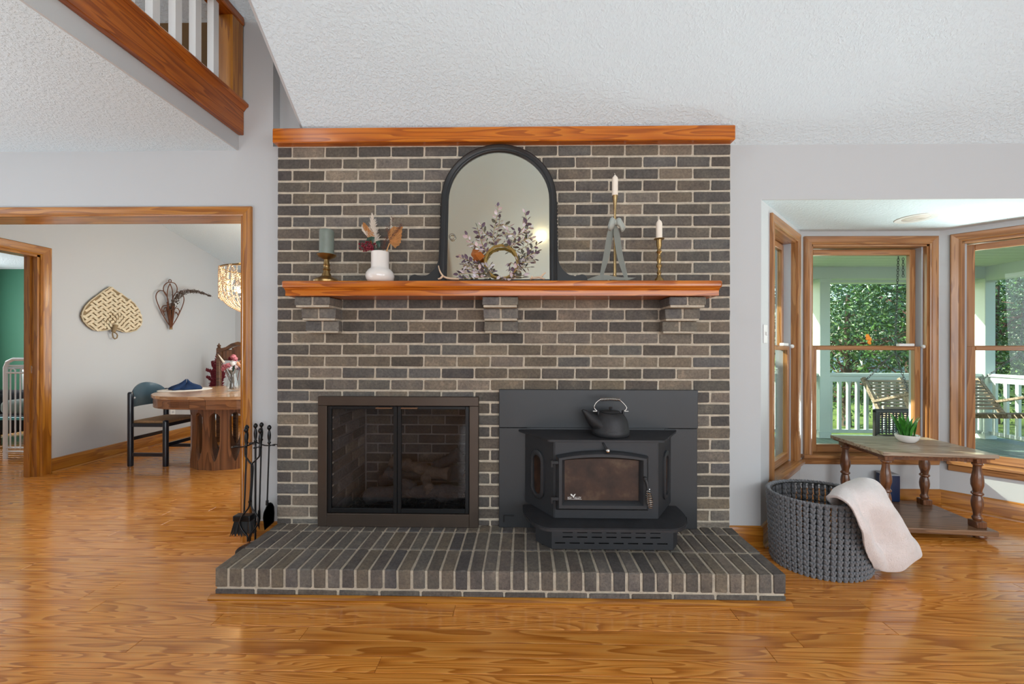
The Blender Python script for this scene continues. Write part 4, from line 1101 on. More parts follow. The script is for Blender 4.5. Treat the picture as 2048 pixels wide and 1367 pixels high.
# vase with dried stems
YV = 2.25; c_ = centre(760, YV); k_ = F_PX / YV
vs_ = thing('bud_vase', 'white glazed vase with a round belly and straight neck on the mantel', 'vase', c_)
MB().lathe(mprof(760, YV, [(0.01, 568), (17, 568), (22, 564.5), (26.5, 559), (28.2, 552.5), (27, 546), (23, 540), (18.4, 536.6), (17.6, 534), (17.4, 520), (17.5, 503.6), (16.6, 503.2), (16.2, 506), (15.8, 530)]), (0, 0, 0), 40, cap=False).build('body', 'ceramic', vs_, local=True, smooth=50)
bq = thing('dried_bouquet', 'dried palm spears, pampas and dark red berries in the white vase', 'dried flowers', (c_.x, c_.y, CAM_Z + (695 - 515) / k_))
def vp(x, y, d=0.0): return P(620 + x / 9.114, 420 + y / 9.114, YV + d)
def palm(tip_pts, base, parent, dd):
    """pleated palm spear: outline fan points joined to the base, folded like an accordion"""
    mb = MB(); b_ = vp(*base, dd); n_ = len(tip_pts)
    for i in range(n_ - 1):
        a1, a2 = vp(*tip_pts[i], dd + .004), vp(*tip_pts[i + 1], dd + .004); m_ = (a1 + a2) / 2 + Vector((0, -.007, 0)); mm = b_.lerp(m_, .97)
        v0 = [mb.bm.verts.new(p) for p in (b_, a1, mm, a2)]; mb.bm.faces.new((v0[0], v0[1], v0[2])); mb.bm.faces.new((v0[0], v0[2], v0[3]))
    bmesh.ops.solidify(mb.bm, geom=mb.bm.faces[:], thickness=.0008)
    return mb.build('palm_spear', 'palm', parent)
palm([(960, 310), (968, 215), (1010, 235), (1050, 285), (1090, 330), (1130, 370), (1165, 410), (1180, 470)], (1120, 620), bq, 0.0)
palm([(1410, 430), (1450, 360), (1530, 290), (1600, 310), (1640, 300), (1700, 300), (1680, 400), (1675, 470), (1672, 530), (1660, 590), (1630, 640), (1555, 695)], (1455, 600), bq, 0.01)
MB().tube([vp(1390, 770, .01), vp(1420, 680, .01), vp(1455, 595, .01)], .0035, 6).build('stem', 'palm', bq, smooth=60)
MB().tube([vp(1180, 770), vp(1150, 700), vp(1115, 600)], .003, 6).build('stem', 'palm', bq, smooth=60)
for base, tip, wdt in (((1215, 760), (1125, 140), 105), ((1190, 640), (950, 370), 70)):
    mb = MB()
    for i in range(340):
        t = rng.uniform(.18, 1); p = vp(base[0] + (tip[0] - base[0]) * t, base[1] + (tip[1] - base[1]) * t, .015 + rng.uniform(-.012, .012))
        w = wdt * math.sin(math.pi * min(1, .15 + t * .8)) / 9.114 / k_
        q = p + Vector((rng.uniform(-1, 1) * w, rng.uniform(-1, 1) * w * .6, rng.uniform(.015, .04)))
        mb.tube([p, (p + q) / 2 + Vector((0, 0, .002)), q], [.0012, .0016, .0004], 4)
    mb.tube([vp(*base, .015), vp(*tip, .015)], .0015, 5)
    mb.build('pampas_plume', 'pampas', bq)
mb = MB()
for i in range(90):
    x, y = rng.gauss(1060, 85), rng.gauss(660, 48)
    mb.sphere(vp(max(885, min(1215, x)), max(575, min(765, y)), rng.uniform(-.03, -.005)), rng.uniform(.004, .0068), 1)
mb.build('berry_cluster', 'berry', bq, smooth=60)
for poly in ([(1020, 560), (1050, 500), (1120, 480), (1180, 490), (1170, 560), (1140, 610), (1130, 560), (1080, 550)], [(1195, 570), (1260, 550), (1285, 600), (1275, 680), (1240, 690)], [(1175, 700), (1215, 690), (1245, 760), (1250, 835), (1205, 820)]):
    mb = MB(); n_ = len(poly); cx_ = sum(p[0] for p in poly) / n_; cy_ = sum(p[1] for p in poly) / n_; v_ = [mb.bm.verts.new(vp(x, y, -.035)) for x, y in poly]; c0 = mb.bm.verts.new(vp(cx_, cy_, -.042))
    for i in range(n_): mb.bm.faces.new((v_[i], v_[(i + 1) % n_], c0))
    mb.build('leaf', 'dkgreen', bq, smooth=180)
for pl, n_ in (([(1330, 760), (1380, 560), (1420, 430), (1400, 310)], 46), ([(1400, 650), (1500, 470), (1600, 350), (1660, 280)], 60), ([(1340, 740), (1350, 620), (1400, 520)], 40), ([(1420, 500), (1470, 250), (1520, 140)], 20)):
    pts = spline([vp(x, y, -.015) for x, y in pl], 8); mb = MB(); mb.tube(pts, .001, 4)
    for i in range(n_):
        p = rng.choice(pts[3:]); q = p + Vector((rng.uniform(-.012, .012), rng.uniform(-.01, .01), rng.uniform(-.004, .010))); mb.tube([p, q], .0006, 3); mb.sphere(q, .0021, 1)
    mb.build('seed_sprig', 'twig', bq)

# tall slim candlestick with ribbon, and its taper
YC = 2.27; c_ = centre(1229.5, YC); k_ = F_PX / YC
cs_ = thing('slim_candlestick', 'tall slim polished brass candlestick tied with a sage ribbon bow', 'candlestick', c_)
MB().lathe([(0, .001)] + mprof(1229, YC, [(19, 567), (19, 565), (8, 563), (3.6, 558), (3.2, 545), (2.6, 500), (2.3, 430), (2.9, 412), (4.8, 398), (5.4, 391.4), (4.4, 391.4), (0, 392)]), (0, 0, 0), 28, cap=False).build('stem', 'brass_bright', cs_, local=True, smooth=50)
zt1 = CAM_Z + (695 - 391.8) / k_
tp = thing('taper_candle', 'ivory taper candle in the tall ribboned candlestick', 'candle', (c_.x, c_.y, zt1))
MB().lathe([(0, 0), (5.9 / k_, 0), (5.9 / k_, .094), (5.0 / k_, .104), (1.8 / k_, .115), (.0012, .121), (0, .122)], (0, 0, 0), 18, cap=False).build('wax_body', 'wax', tp, local=True, smooth=40)
MB().tube([(0, 0, .119), (-.001, 0, .126), (-.004, 0, .130)], .0011, 5).build('wick', 'wax', tp, local=True)
rb = thing('ribbon_bow', 'wide sage grey ribbon bow hanging on the slim candlestick', 'ribbon', (c_.x, YC - .02, zm1))
def rp(x, y, d=0.0): return P(1160 + x / 5.695, min(330 + y / 5.695, 562), YC - .02 + d)
def strip(left, right, name='tail', n=6):
    L = spline([rp(*q) for q in left], n); Rr = spline([rp(*q) for q in right], n); mb = MB()
    va = [mb.bm.verts.new(p) for p in L]; vb = [mb.bm.verts.new(p) for p in Rr]
    for i in range(len(L) - 1): mb.bm.faces.new((va[i], va[i + 1], vb[i + 1], vb[i]))
    bmesh.ops.solidify(mb.bm, geom=mb.bm.faces[:], thickness=.0012); return mb.build(name, 'ribbon', rb, smooth=60)
strip([(385, 690, -.008), (320, 740, -.01), (275, 980, -.012), (228, 1240, -.01), (225, 1310, -.02)], [(400, 700, 0), (380, 790, 0), (335, 1040, -.002), (275, 1230, 0), (262, 1310, -.012)])
strip([(390, 690, -.012), (385, 800, -.016), (425, 1050, -.02), (480, 1220, -.016), (515, 1310, -.02)], [(420, 690, -.012), (450, 770, -.01), (485, 1000, -.01), (530, 1200, -.008), (550, 1310, -.012)])
for poly in ([(402, 615), (372, 590), (348, 600), (326, 655), (312, 705), (326, 742), (352, 752), (378, 722), (398, 680)], [(410, 615), (440, 598), (466, 606), (500, 668), (521, 712), (500, 752), (474, 766), (458, 722), (432, 690), (412, 680)]):
    mb = MB(); n_ = len(poly); cx_ = sum(p[0] for p in poly) / n_; cy_ = sum(p[1] for p in poly) / n_
    o_ = [mb.bm.verts.new(rp(x, y, -.012)) for x, y in poly]; m1 = [mb.bm.verts.new(rp(cx_ + (x - cx_) * .62, cy_ + (y - cy_) * .62, -.032)) for x, y in poly]; c0 = mb.bm.verts.new(rp(cx_, cy_, -.036)); b0 = [mb.bm.verts.new(rp(cx_ + (x - cx_) * .7, cy_ + (y - cy_) * .7, .012)) for x, y in poly]; c1 = mb.bm.verts.new(rp(cx_, cy_, .014))
    for i in range(n_):
        j = (i + 1) % n_; mb.bm.faces.new((o_[i], o_[j], m1[j], m1[i])); mb.bm.faces.new((m1[i], m1[j], c0)); mb.bm.faces.new((o_[j], o_[i], b0[i], b0[j])); mb.bm.faces.new((b0[j], b0[i], c1))
    mb.build('bow_loop', 'ribbon', rb, smooth=70)
MB().sphere(rp(405, 655, -.014), .011, 2, (.9, .8, 1.5)).build('knot', 'ribbon', rb, smooth=60)
strip([(80, 1300, -.05), (160, 1270, -.06), (250, 1250, -.05), (330, 1255, -.05), (450, 1275, -.055), (640, 1280, -.05)], [(90, 1310, -.05), (170, 1310, -.06), (260, 1310, -.05), (340, 1305, -.05), (460, 1308, -.055), (560, 1306, -.05)], 'ribbon_end')

# short turned candlestick
c_ = centre(1318, 2.27)
cb_ = thing('turned_candlestick', 'short turned aged brass candlestick near the end of the mantel', 'candlestick', c_)
MB().lathe([(0, .001)] + mprof(1318, 2.27, [(10, 567), (10, 563), (8.6, 558.5), (4.4, 554), (3.4, 549), (4.6, 546), (3, 542), (3.2, 537), (5.4, 533), (5.4, 530.5), (3.2, 527), (4.8, 520), (4.2, 516), (2.8, 511), (3.4, 508), (5.6, 504), (3.4, 500), (3.6, 496), (5, 493), (5.2, 483), (5.6, 480), (10, 479), (10, 477.8), (5, 477.2), (0, 478)]), (0, 0, 0), 28, cap=False).build('turned_body', 'brass', cb_, local=True, smooth=40)
zt2 = CAM_Z + (695 - 477.2) / (F_PX / 2.27)
tp2 = thing('taper_candle', 'ivory taper candle in the short turned candlestick', 'candle', (c_.x, c_.y, zt2))
MB().lathe([(0, 0), (5.9 / k_, 0), (5.9 / k_, .084), (5.0 / k_, .094), (1.8 / k_, .105), (.0012, .111), (0, .112)], (0, 0, 0), 18, cap=False).build('wax_body', 'wax', tp2, local=True, smooth=40)
MB().tube([(0, 0, .109), (.001, 0, .116), (.002, 0, .120)], .0011, 5).build('wick', 'wax', tp2, local=True)

# ------------------------------------------------------------------ fire tools beside the hearth
def tpt(x, y, d): return P(440 + x / 4.886, 820 + y / 4.886, d)
base = Vector((tpt(345, 1200, 2.36).x, 2.36, 0))
ts = thing('tool_stand', 'black wrought iron fireplace tool stand beside the hearth', 'tool stand', base)
zt_ = tpt(365, 125, 2.36).z
MB().lathe([(0, 0), (.10, 0), (.10, .012), (.03, .022), (.012, .03), (0, .03)], base, 28, cap=False).build('base', 'wrought', ts, smooth=40)
def finial(mb, x, y, z, s=1.0):
    mb.lathe([(0, .0), (.006, -.003), (.011, -.010), (.0125, -.017), (.010, -.025), (.005, -.031), (.0055, -.036), (.008, -.046), (.0098, -.062), (.0088, -.082), (.0055, -.100), (.009, -.106), (.009, -.111), (.005, -.116), (.0045, -.12)][::-1], (x, y, z), 14, cap=False)
mb = MB(); p_ = Vector((base.x, 2.36, zt_)); mb.tube([(base.x, 2.36, .025), (base.x, 2.36, zt_ - .11)], .0058, 8); finial(mb, base.x, 2.36, zt_); mb.build('pole', 'wrought', ts, smooth=50)
zh = tpt(365, 325, 2.36).z
for dx, dy in ((-.095, -.045), (.11, .01), (-.06, .05), (.045, -.06)):
    a = Vector((base.x, 2.36, zh + .01)); b = a + Vector((dx, dy, -.02)); mb = MB(); mb.tube(spline([a, a.lerp(b, .5) - Vector((0, 0, .012)), b], 5), .004, 6)
    mb.tube([b + Vector((.013 * math.cos(t), .013 * math.sin(t), 0)) for t in [.6 + 5.0 * k / 10 for k in range(11)]], .0032, 6); mb.build('hook_arm', 'wrought', ts, smooth=50)
# broom
t1 = thing('hearth_broom', 'black hearth broom with dark bristles hanging on the tool stand', 'broom', (tpt(235, 1120, 2.31).x, 2.31, .06))
q = [tpt(262, 160, 2.33), tpt(255, 400, 2.33), tpt(235, 1010, 2.32)]
mb = MB(); finial(mb, q[0].x, 2.33, q[0].z + .012); mb.tube([q[0] - Vector((0, 0, .10)), q[2]], .0045, 8); mb.build('handle', 'wrought', t1, smooth=50)
a, b = tpt(150, 1012, 2.31), tpt(320, 1085, 2.31)
MB().box(a.x, b.x, 2.285, 2.335, tpt(0, 1072, 2.31).z, tpt(0, 1014, 2.31).z, .006, 2).build('brush_block', 'wrought', t1)
mb = MB(); zb_ = tpt(0, 1070, 2.31).z; zl_ = tpt(0, 1205, 2.31).z
for i in range(260):
    u, v_ = rng.random(), rng.uniform(-.02, .02); x = a.x + .004 + (b.x - a.x - .008) * u
    mb.tube([(x, 2.31 + v_, zb_), (x + (u - .62) * .035, 2.31 + v_ * 1.5, zl_ + rng.uniform(-.006, .008))], .0011, 3)
stuff(mb.build('bristles', 'black', t1))
# tongs
t2 = thing('log_tongs', 'black scissor log tongs hanging at the front of the tool stand', 'tongs', (tpt(280, 1270, 2.28).x, 2.28, .05))
for kn, pth in ((tpt(255, 178, 2.28), [(245, 350), (245, 420), (252, 455), (300, 520), (322, 545), (315, 700), (303, 880), (310, 950), (350, 1010), (375, 1060), (365, 1120), (310, 1195), (290, 1225), (290, 1280)]), (tpt(393, 185, 2.28), [(388, 345), (385, 440), (365, 470), (315, 520), (306, 545), (305, 700), (290, 880), (280, 950), (225, 1020), (195, 1080), (200, 1140), (240, 1200), (268, 1230), (270, 1280)])):
    mb = MB(); finial(mb, kn.x, 2.28, kn.z + .008); mb.tube([kn - Vector((0, 0, .10))] + spline([tpt(x, y, 2.28 - .004 * (kn.x > -1.6)) for x, y in pth], 4), .0047, 7); mb.build('arm', 'wrought', t2, smooth=60)
MB().lathe([(0, -.008), (.008, -.008), (.009, 0), (0, .004)], tpt(297, 890, 2.272), 12, axis='Y').build('rivet', 'wrought', t2, smooth=50)
# poker
t3 = thing('fire_poker', 'black fire poker with a barbed tip hanging behind the tongs', 'poker', (tpt(385, 1150, 2.4).x, 2.40, .1))
q = tpt(405, 135, 2.40); mb = MB(); finial(mb, q.x, 2.40, q.z + .012); mb.tube([(q.x, 2.4, q.z - .10), (tpt(385, 980, 2.4).x, 2.4, tpt(0, 980, 2.4).z)], .0045, 8); mb.build('shaft', 'wrought', t3, smooth=50)
mb = MB(); mb.tube([tpt(383, 975, 2.4), tpt(380, 1060, 2.4), tpt(375, 1110, 2.4), tpt(385, 1165, 2.4)], [.007, .010, .007, .001], 8); mb.tube(spline([tpt(380, 1075, 2.4), tpt(345, 1095, 2.4), tpt(338, 1060, 2.4)], 4), [.005] * 5 + [.003] * 3 + [.001], 6); mb.build('barbed_tip', 'wrought', t3, smooth=50)
# shovel
t4 = thing('ash_shovel', 'black ash shovel with a rounded pan leaning by the brickwork', 'shovel', (tpt(475, 1100, 2.35).x, 2.35, .12))
q = tpt(481, 158, 2.35); mb = MB(); finial(mb, q.x, 2.35, q.z + .010); mb.tube([(q.x, 2.35, q.z - .10), (tpt(461, 890, 2.35).x, 2.35, tpt(0, 890, 2.35).z)], .0045, 8); mb.tube([tpt(461, 880, 2.35), tpt(459, 925, 2.35)], .008, 8); mb.build('handle', 'wrought', t4, smooth=50)
mb = MB(); poly = [(455, 930), (475, 903), (495, 898), (515, 910), (530, 940), (534, 1000), (530, 1090), (436, 1172), (430, 1140), (418, 1050), (425, 1000)]
cen = tpt(478, 1030, 2.375); V = [mb.bm.verts.new(tpt(x, y, 2.345)) for x, y in poly]; I = [mb.bm.verts.new(tpt(478 + (x - 478) * .8, 1030 + (y - 1030) * .85, 2.365)) for x, y in poly]
for i in range(len(poly)): mb.bm.faces.new((V[i], V[(i + 1) % len(poly)], I[(i + 1) % len(poly)], I[i]))
mb.bm.faces.new(I); bmesh.ops.solidify(mb.bm, geom=mb.bm.faces[:], thickness=.003); mb.build('pan', 'wrought', t4, smooth=50)

# ------------------------------------------------------------------ rope basket and fleece throw
bc = Vector((1.705, 2.285, 0)); BA, BB, BHt = .262, .205, .400
bk = thing('rope_basket', 'oval grey crocheted rope basket on the floor', 'basket', bc)
ico = bmesh.new(); bmesh.ops.create_icosphere(ico, subdivisions=1, radius=1); IV = np.array([v.co[:] for v in ico.verts]); IF = np.array([[v.index for v in f.verts] for f in ico.faces]); ico.free()
def blobs(items):
    """items: list of 3x4 affine matrices applied to a small ball"""
    A = np.array(items); V = np.einsum('nij,vj->nvi', A[:, :, :3], IV) + A[:, None, :, 3]
    F = IF[None] + (np.arange(len(A)) * len(IV))[:, None, None]
    return V.reshape(-1, 3), F.reshape(-1, 3)
NR, NC = 14, 51
def bsk(a, z):
    f = 1.0 - .07 * (1 - z / BHt); return Vector((bc.x + BA * f * math.cos(a), bc.y + BB * f * math.sin(a), z))
for r_ in range(NR):
    items = []; z = .012 + (BHt - .02) * r_ / (NR - 1)
    for c in range(NC):
        a = 2 * math.pi * (c + .04 * math.sin(r_ * 2.1)) / NC
        p = bsk(a, z); tn = (bsk(a + .01, z) - p).normalized(); nrm = Vector((tn.y, -tn.x, 0)); up = Vector((0, 0, 1))
        M_ = Matrix((up * .0185, tn * .0150, nrm * .0100)).transposed(); cc = p + nrm * .001; items.append([[*M_[i], cc[i]] for i in range(3)])
        for s_ in (-1, 1):
            ax = (tn * .55 * s_ + up * .84 + nrm * .25).normalized(); wv = nrm.cross(ax)
            cc = p + tn * s_ * .0056 + nrm * .0045 + up * .007
            M_ = Matrix((ax * .0140, wv * .0070, nrm * .0105)).transposed()
            items.append([[*M_[i], cc[i]] for i in range(3)])
    V, F = blobs(items)
    raw('rope_row', V, F, 'rope', bk, 180)
items = []
for c in range(76):
    a = 2 * math.pi * c / 76; p = bsk(a, BHt); tn = (bsk(a + .01, BHt) - p).normalized(); nrm = Vector((tn.y, -tn.x, 0)); ax = (tn + Vector((0, 0, .35)) + nrm * .3).normalized(); up = nrm.cross(ax)
    M_ = Matrix((ax * .018, up * .0085, nrm * .011)).transposed(); items.append([[*M_[i], p[i]] for i in range(3)])
V, F = blobs(items); raw('braided_rim', V, F, 'rope', bk, 180)
mb = MB()
for z in (.05, .17, .29, .395): mb.tube([bc + (bsk(a, z) - bc) * 1.0 - Vector(((bsk(a, z) - bc).x * .07, (bsk(a, z) - bc).y * .07, 0)) for a in [2 * math.pi * k / 48 for k in range(48)]], .0022, 5, closed=True)
for k in range(22):
    a = 2 * math.pi * k / 22; q = lambda z: Vector((bc.x + (bsk(a, z) - bc).x * .93, bc.y + (bsk(a, z) - bc).y * .93, z)); mb.tube([q(.01), q(.2), q(.395)], .002, 5)
mb.build('wire_frame', 'wrought', bk, smooth=60)
mb = MB(); mb.lathe([(0, .004), (1, .004), (1, .016), (0, .016)], bc, 40, BA * .92, BB * .92); mb.build('base', 'rope', bk)

fl = thing('fleece_throw', 'cream fleece throw draped over the rim of the rope basket', 'blanket', (1.93, 2.25, .0))
# rows run from inside the basket over the rim and down to the floor; each row goes from the camera side to the far side
rows = [[P(1668, 1012, 2.20), P(1690, 1005, 2.25), P(1710, 1000, 2.30), P(1722, 995, 2.34), P(1730, 992, 2.38)],
        [P(1652, 999, 2.13), P(1672, 985, 2.18), P(1690, 974, 2.24), P(1704, 968, 2.31), P(1716, 966, 2.38)],
        [P(1664, 1000, 2.07), P(1690, 982, 2.12), P(1715, 969, 2.20), P(1730, 964, 2.29), P(1742, 966, 2.37)],
        [P(1684, 1012, 2.03), P(1708, 996, 2.045), P(1734, 984, 2.10), P(1752, 978, 2.24), P(1764, 982, 2.33)],
        [P(1699, 1034, 2.02), P(1718, 1022, 2.02), P(1745, 1010, 2.06), P(1766, 1002, 2.20), P(1778, 1004, 2.29)],
        [P(1706, 1062, 2.03), P(1728, 1052, 2.03), P(1758, 1042, 2.07), P(1782, 1034, 2.17), P(1794, 1034, 2.25)],
        [P(1717, 1092, 2.07), P(1740, 1086, 2.06), P(1772, 1076, 2.09), P(1798, 1064, 2.155), P(1811, 1062, 2.22)],
        [P(1730, 1118, 2.11), P(1756, 1112, 2.08), P(1788, 1104, 2.095), P(1816, 1088, 2.14), P(1827, 1086, 2.20)],
        [P(1742, 1131, 2.16), P(1766, 1136, 2.12), P(1796, 1130, 2.12), P(1824, 1110, 2.15), P(1831, 1104, 2.19)],
        [P(1752, 1130, 2.19), P(1772, 1137, 2.165), P(1798, 1135, 2.16), P(1820, 1118, 2.17), P(1826, 1110, 2.20)]]
grid = [spline(r_, 9) for r_ in rows]; ncol = len(grid[0])
cols = [spline([g[j] for g in grid], 6) for j in range(ncol)]
nrow = len(cols[0]); V = []
for i in range(nrow):
    for j in range(ncol):
        p = cols[j][i].copy(); t = i / nrow; w = j / (ncol - 1); p.z += .016 * math.exp(-((t - .22) / .12) ** 2)
        fold = math.sin(w * 9 + t * 2.2 + 1.2 * math.sin(t * 5)) * .020 * math.sin(math.pi * min(1, max(0, (t - .08) * 1.15))) + mnoise.noise(p * 9) * .014 + mnoise.noise(p * 26) * .004 - .012 * math.exp(-((w - .55 + .25 * t) / .05) ** 2) * math.sin(math.pi * t)
        fold += .024 * math.sin(w * 12 + 1.5 * math.sin(t * 7) + 2 * t) * math.sin(math.pi * t) * (1 - abs(2 * w - 1) ** 3)
        p += Vector((.15, -.9, .3)) * (fold + .020 * min(1, max(0, t - .15) * 6)); p.z = max(p.z, .006 + .004 * w); V.append(p)
F = [(i * ncol + j, i * ncol + j + 1, (i + 1) * ncol + j + 1, (i + 1) * ncol + j) for i in range(nrow - 1) for j in range(ncol - 1)]
o = raw('cloth', [tuple(v) for v in V], F, 'fleece', fl, 180)
md = o.modifiers.new('thick', 'SOLIDIFY'); md.thickness = .016; md.offset = -.3
md = o.modifiers.new('sub', 'SUBSURF'); md.levels = 1; md.render_levels = 2

# ------------------------------------------------------------------ side table in the bay
tc_ = Vector((2.705, 2.815, 0)); TR = R(-5.0); TW, TD, TZ = .338, .25, .557
tb = thing('side_table', 'weathered oak side table with turned legs and a lower shelf', 'table', tc_, TR)
ed = rounded([(-TW, -TD), (TW, -TD), (TW, TD), (-TW, TD)], .006)
nb_ = 5
for i in range(nb_):
    a = -TD + 2 * TD * i / nb_; b = -TD + 2 * TD * (i + 1) / nb_
    MB().box(-TW, TW, a + (.0006 if i else 0), b - .0006, TZ - .024, TZ, .0018).build('top_board', 'oak_grey', tb, local=True)
MB().box(-TW + .012, TW - .012, -TD + .012, TD - .012, TZ - .034, TZ - .0245, .002).build('top_moulding', 'oak', tb, local=True)
MB().box(-TW + .06, TW - .06, -TD + .055, -TD + .072, TZ - .062, TZ - .034).build('apron', 'oak', tb, local=True)
MB().box(-TW + .06, TW - .06, TD - .072, TD - .055, TZ - .062, TZ - .034).build('apron', 'oak', tb, local=True)
for s_ in (-1, 1): MB().box(s_ * (TW - .066) - .008, s_ * (TW - .066) + .008, -TD + .07, TD - .07, TZ - .062, TZ - .034).build('apron', 'oak', tb, local=True)
legp = [(.019, .112), (.022, .118), (.026, .128), (.026, .133), (.021, .140), (.0185, .150), (.022, .175), (.028, .205), (.030, .230), (.026, .260), (.021, .276), (.030, .286), (.030, .292), (.022, .302), (.023, .315), (.031, .345), (.0315, .375), (.026, .41), (.021, .440), (.020, .468), (.028, .478), (.028, .484), (.024, .49)]
lme = None
for sx in (-1, 1):
    for sy in (-1, 1):
        if lme is None:
            mb = MB(); mb.lathe(legp, (0, 0, 0), 20); mb.box(-.029, .029, -.029, .029, .489, TZ - .034, .003); mb.box(-.031, .031, -.031, .031, .071, .113, .004)
            lg = mb.build('leg', 'oak', tb, local=True, smooth=40); lme = lg.data
        else: lg = link('leg', lme, None, tb)
        lg.location = (sx * (TW - .065), sy * (TD - .065), 0)
        ft = MB(); ft.lathe([(0, 0), (.022, 0), (.034, .008), (.037, .018), (.032, .030), (.020, .036), (0, .036)], (sx * (TW - .06), sy * (TD - .06), 0), 20, cap=False); ft.build('bun_foot', 'oak', tb, local=True, smooth=50)
MB().box(-TW - .0, TW, -TD, TD, .036, .071, .006, 2).build('lower_shelf', 'shelf_oak', tb, local=True)
# potted plant
pc = PZ(1814, 884, TZ)
pl = thing('potted_plant', 'small green plant in a white bowl on the side table', 'plant', (pc.x, pc.y, TZ))
MB().lathe([(0, 0), (.032, 0), (.045, .006), (.060, .024), (.067, .044), (.0685, .056), (.065, .057), (.062, .046), (.0, .044)], (0, 0, 0), 32, cap=False).build('bowl', 'ceramic', pl, local=True, smooth=40)
MB().lathe([(0, .047), (.062, .046), (.0, .046)], (0, 0, 0), 20, cap=False).build('soil', 'soil', pl, local=True)
for i in range(26):
    a = rng.uniform(0, 2 * math.pi); r0 = rng.uniform(.005, .045); H = rng.uniform(.11, .185) ; ln = rng.uniform(.1, .42); W = rng.uniform(.009, .0145)
    d = Vector((math.cos(a), math.sin(a), 0)); sd = Vector((-d.y, d.x, 0)); base_ = d * r0 + Vector((0, 0, .045)); mb = MB(); prev = None
    for k in range(6):
        t = k / 5; p = base_ + d * (ln * H * t * (.4 + .6 * t)) + Vector((0, 0, H * (t - .12 * t * t))); w = W * math.sin(math.pi * (.12 + .86 * t)) if t < 1 else .0008
        cur = [mb.bm.verts.new(p - sd * w), mb.bm.verts.new(p - d * w * .35), mb.bm.verts.new(p + sd * w)]
        if prev:
            mb.bm.faces.new((prev[0], prev[1], cur[1], cur[0])); mb.bm.faces.new((prev[1], prev[2], cur[2], cur[1]))
        prev = cur
    mb.build('leaf', 'leaf_bright', pl, local=True, smooth=180)
# navy canister on the lower shelf
bx = PZ(1788, 1004, .071)
nbx = thing('navy_canister', 'dark navy metal canister standing on the table\'s lower shelf', 'canister', (bx.x, bx.y + .05, .071), R(-8))
MB().box(-.055, .055, -.045, .045, 0, .205, .010, 3).build('body', 'navy_box', nbx, local=True, smooth=40)
MB().box(-.056, .056, -.046, .046, .1955, .208, .008, 2).build('lid', 'track', nbx, local=True)
MB().sphere((0, 0, 0), .001, 1).bm.free()
nb2 = PZ(1775, 1016, .071)
nn = thing('navy_ball', 'small dark navy ball beside the navy canister', 'ball', (nb2.x, nb2.y, .071))
MB().sphere((0, 0, .018), .018, 3).build('body', 'navy_box', nn, local=True, smooth=180)
MB().tube([(.016 * math.cos(a), .0, .018 + .0185 * math.sin(a)) for a in [2 * math.pi * k / 20 for k in range(20)]], .0012, 4, closed=True).build('seam', 'black', nn, local=True)

# ------------------------------------------------------------------ dining room
TC = Vector((-3.12, 4.29, 0)); HX = .0
dt = thing('dining_table', 'oval walnut dining table on a drum base with long cutouts', 'table', TC)
xt, rt, zt = -3.90, .60, .755
def stadium(x0, x1, yc, r, inset=0.0, n=18, left=True, right=True):
    pts = []
    xc = x0 + r
    for k in range(n + 1):
        a = math.pi / 2 + math.pi * k / n; pts.append((xc + (r - inset) * math.cos(a), yc + (r - inset) * math.sin(a)))
    xc2 = x1 - r
    for k in range(n + 1):
        a = -math.pi / 2 + math.pi * k / n; pts.append((xc2 + (r - inset) * math.cos(a), yc + (r - inset) * math.sin(a)))
    return pts
xs1 = xt + rt + .10; xs2 = TC.x * 2 - xs1; xe = TC.x * 2 - xt
def half(sgn):
    """rounded end leaf"""
    pts = []; xc = (xt + rt) if sgn < 0 else (xe - rt); xs = xs1 if sgn < 0 else xs2
    for k in range(21):
        a = (math.pi / 2 + math.pi * k / 20) if sgn < 0 else (-math.pi / 2 + math.pi * k / 20)
        pts.append((xc + rt * math.cos(a), TC.y + rt * math.sin(a)))
    return pts + ([(xs - .001, TC.y - rt), (xs - .001, TC.y + rt)] if sgn < 0 else [(xs + .001, TC.y + rt), (xs + .001, TC.y - rt)])
for sgn in (-1, 1):
    MB().prism(half(sgn), zt - .03, zt, 'XY', .003).build('end_leaf', 'walnut_top', dt)
    hp_ = [(x if abs(x - (xs1 if sgn < 0 else xs2)) < .01 else TC.x + (x - TC.x) * .985, TC.y + (y - TC.y) * .97) for x, y in half(sgn)]
    MB().prism(hp_, zt - .125, zt - .03, 'XY').build('end_apron', 'walnut', dt)
MB().box(xs1, xs2, TC.y - rt, TC.y + rt, zt - .03, zt, .002).build('centre_leaf', 'walnut_top', dt)
MB().box(xs1 + .002, xs2 - .002, TC.y - rt * .97, TC.y + rt * .97, zt - .125, zt - .03).build('apron', 'walnut', dt)
NS, RD = 15, .435
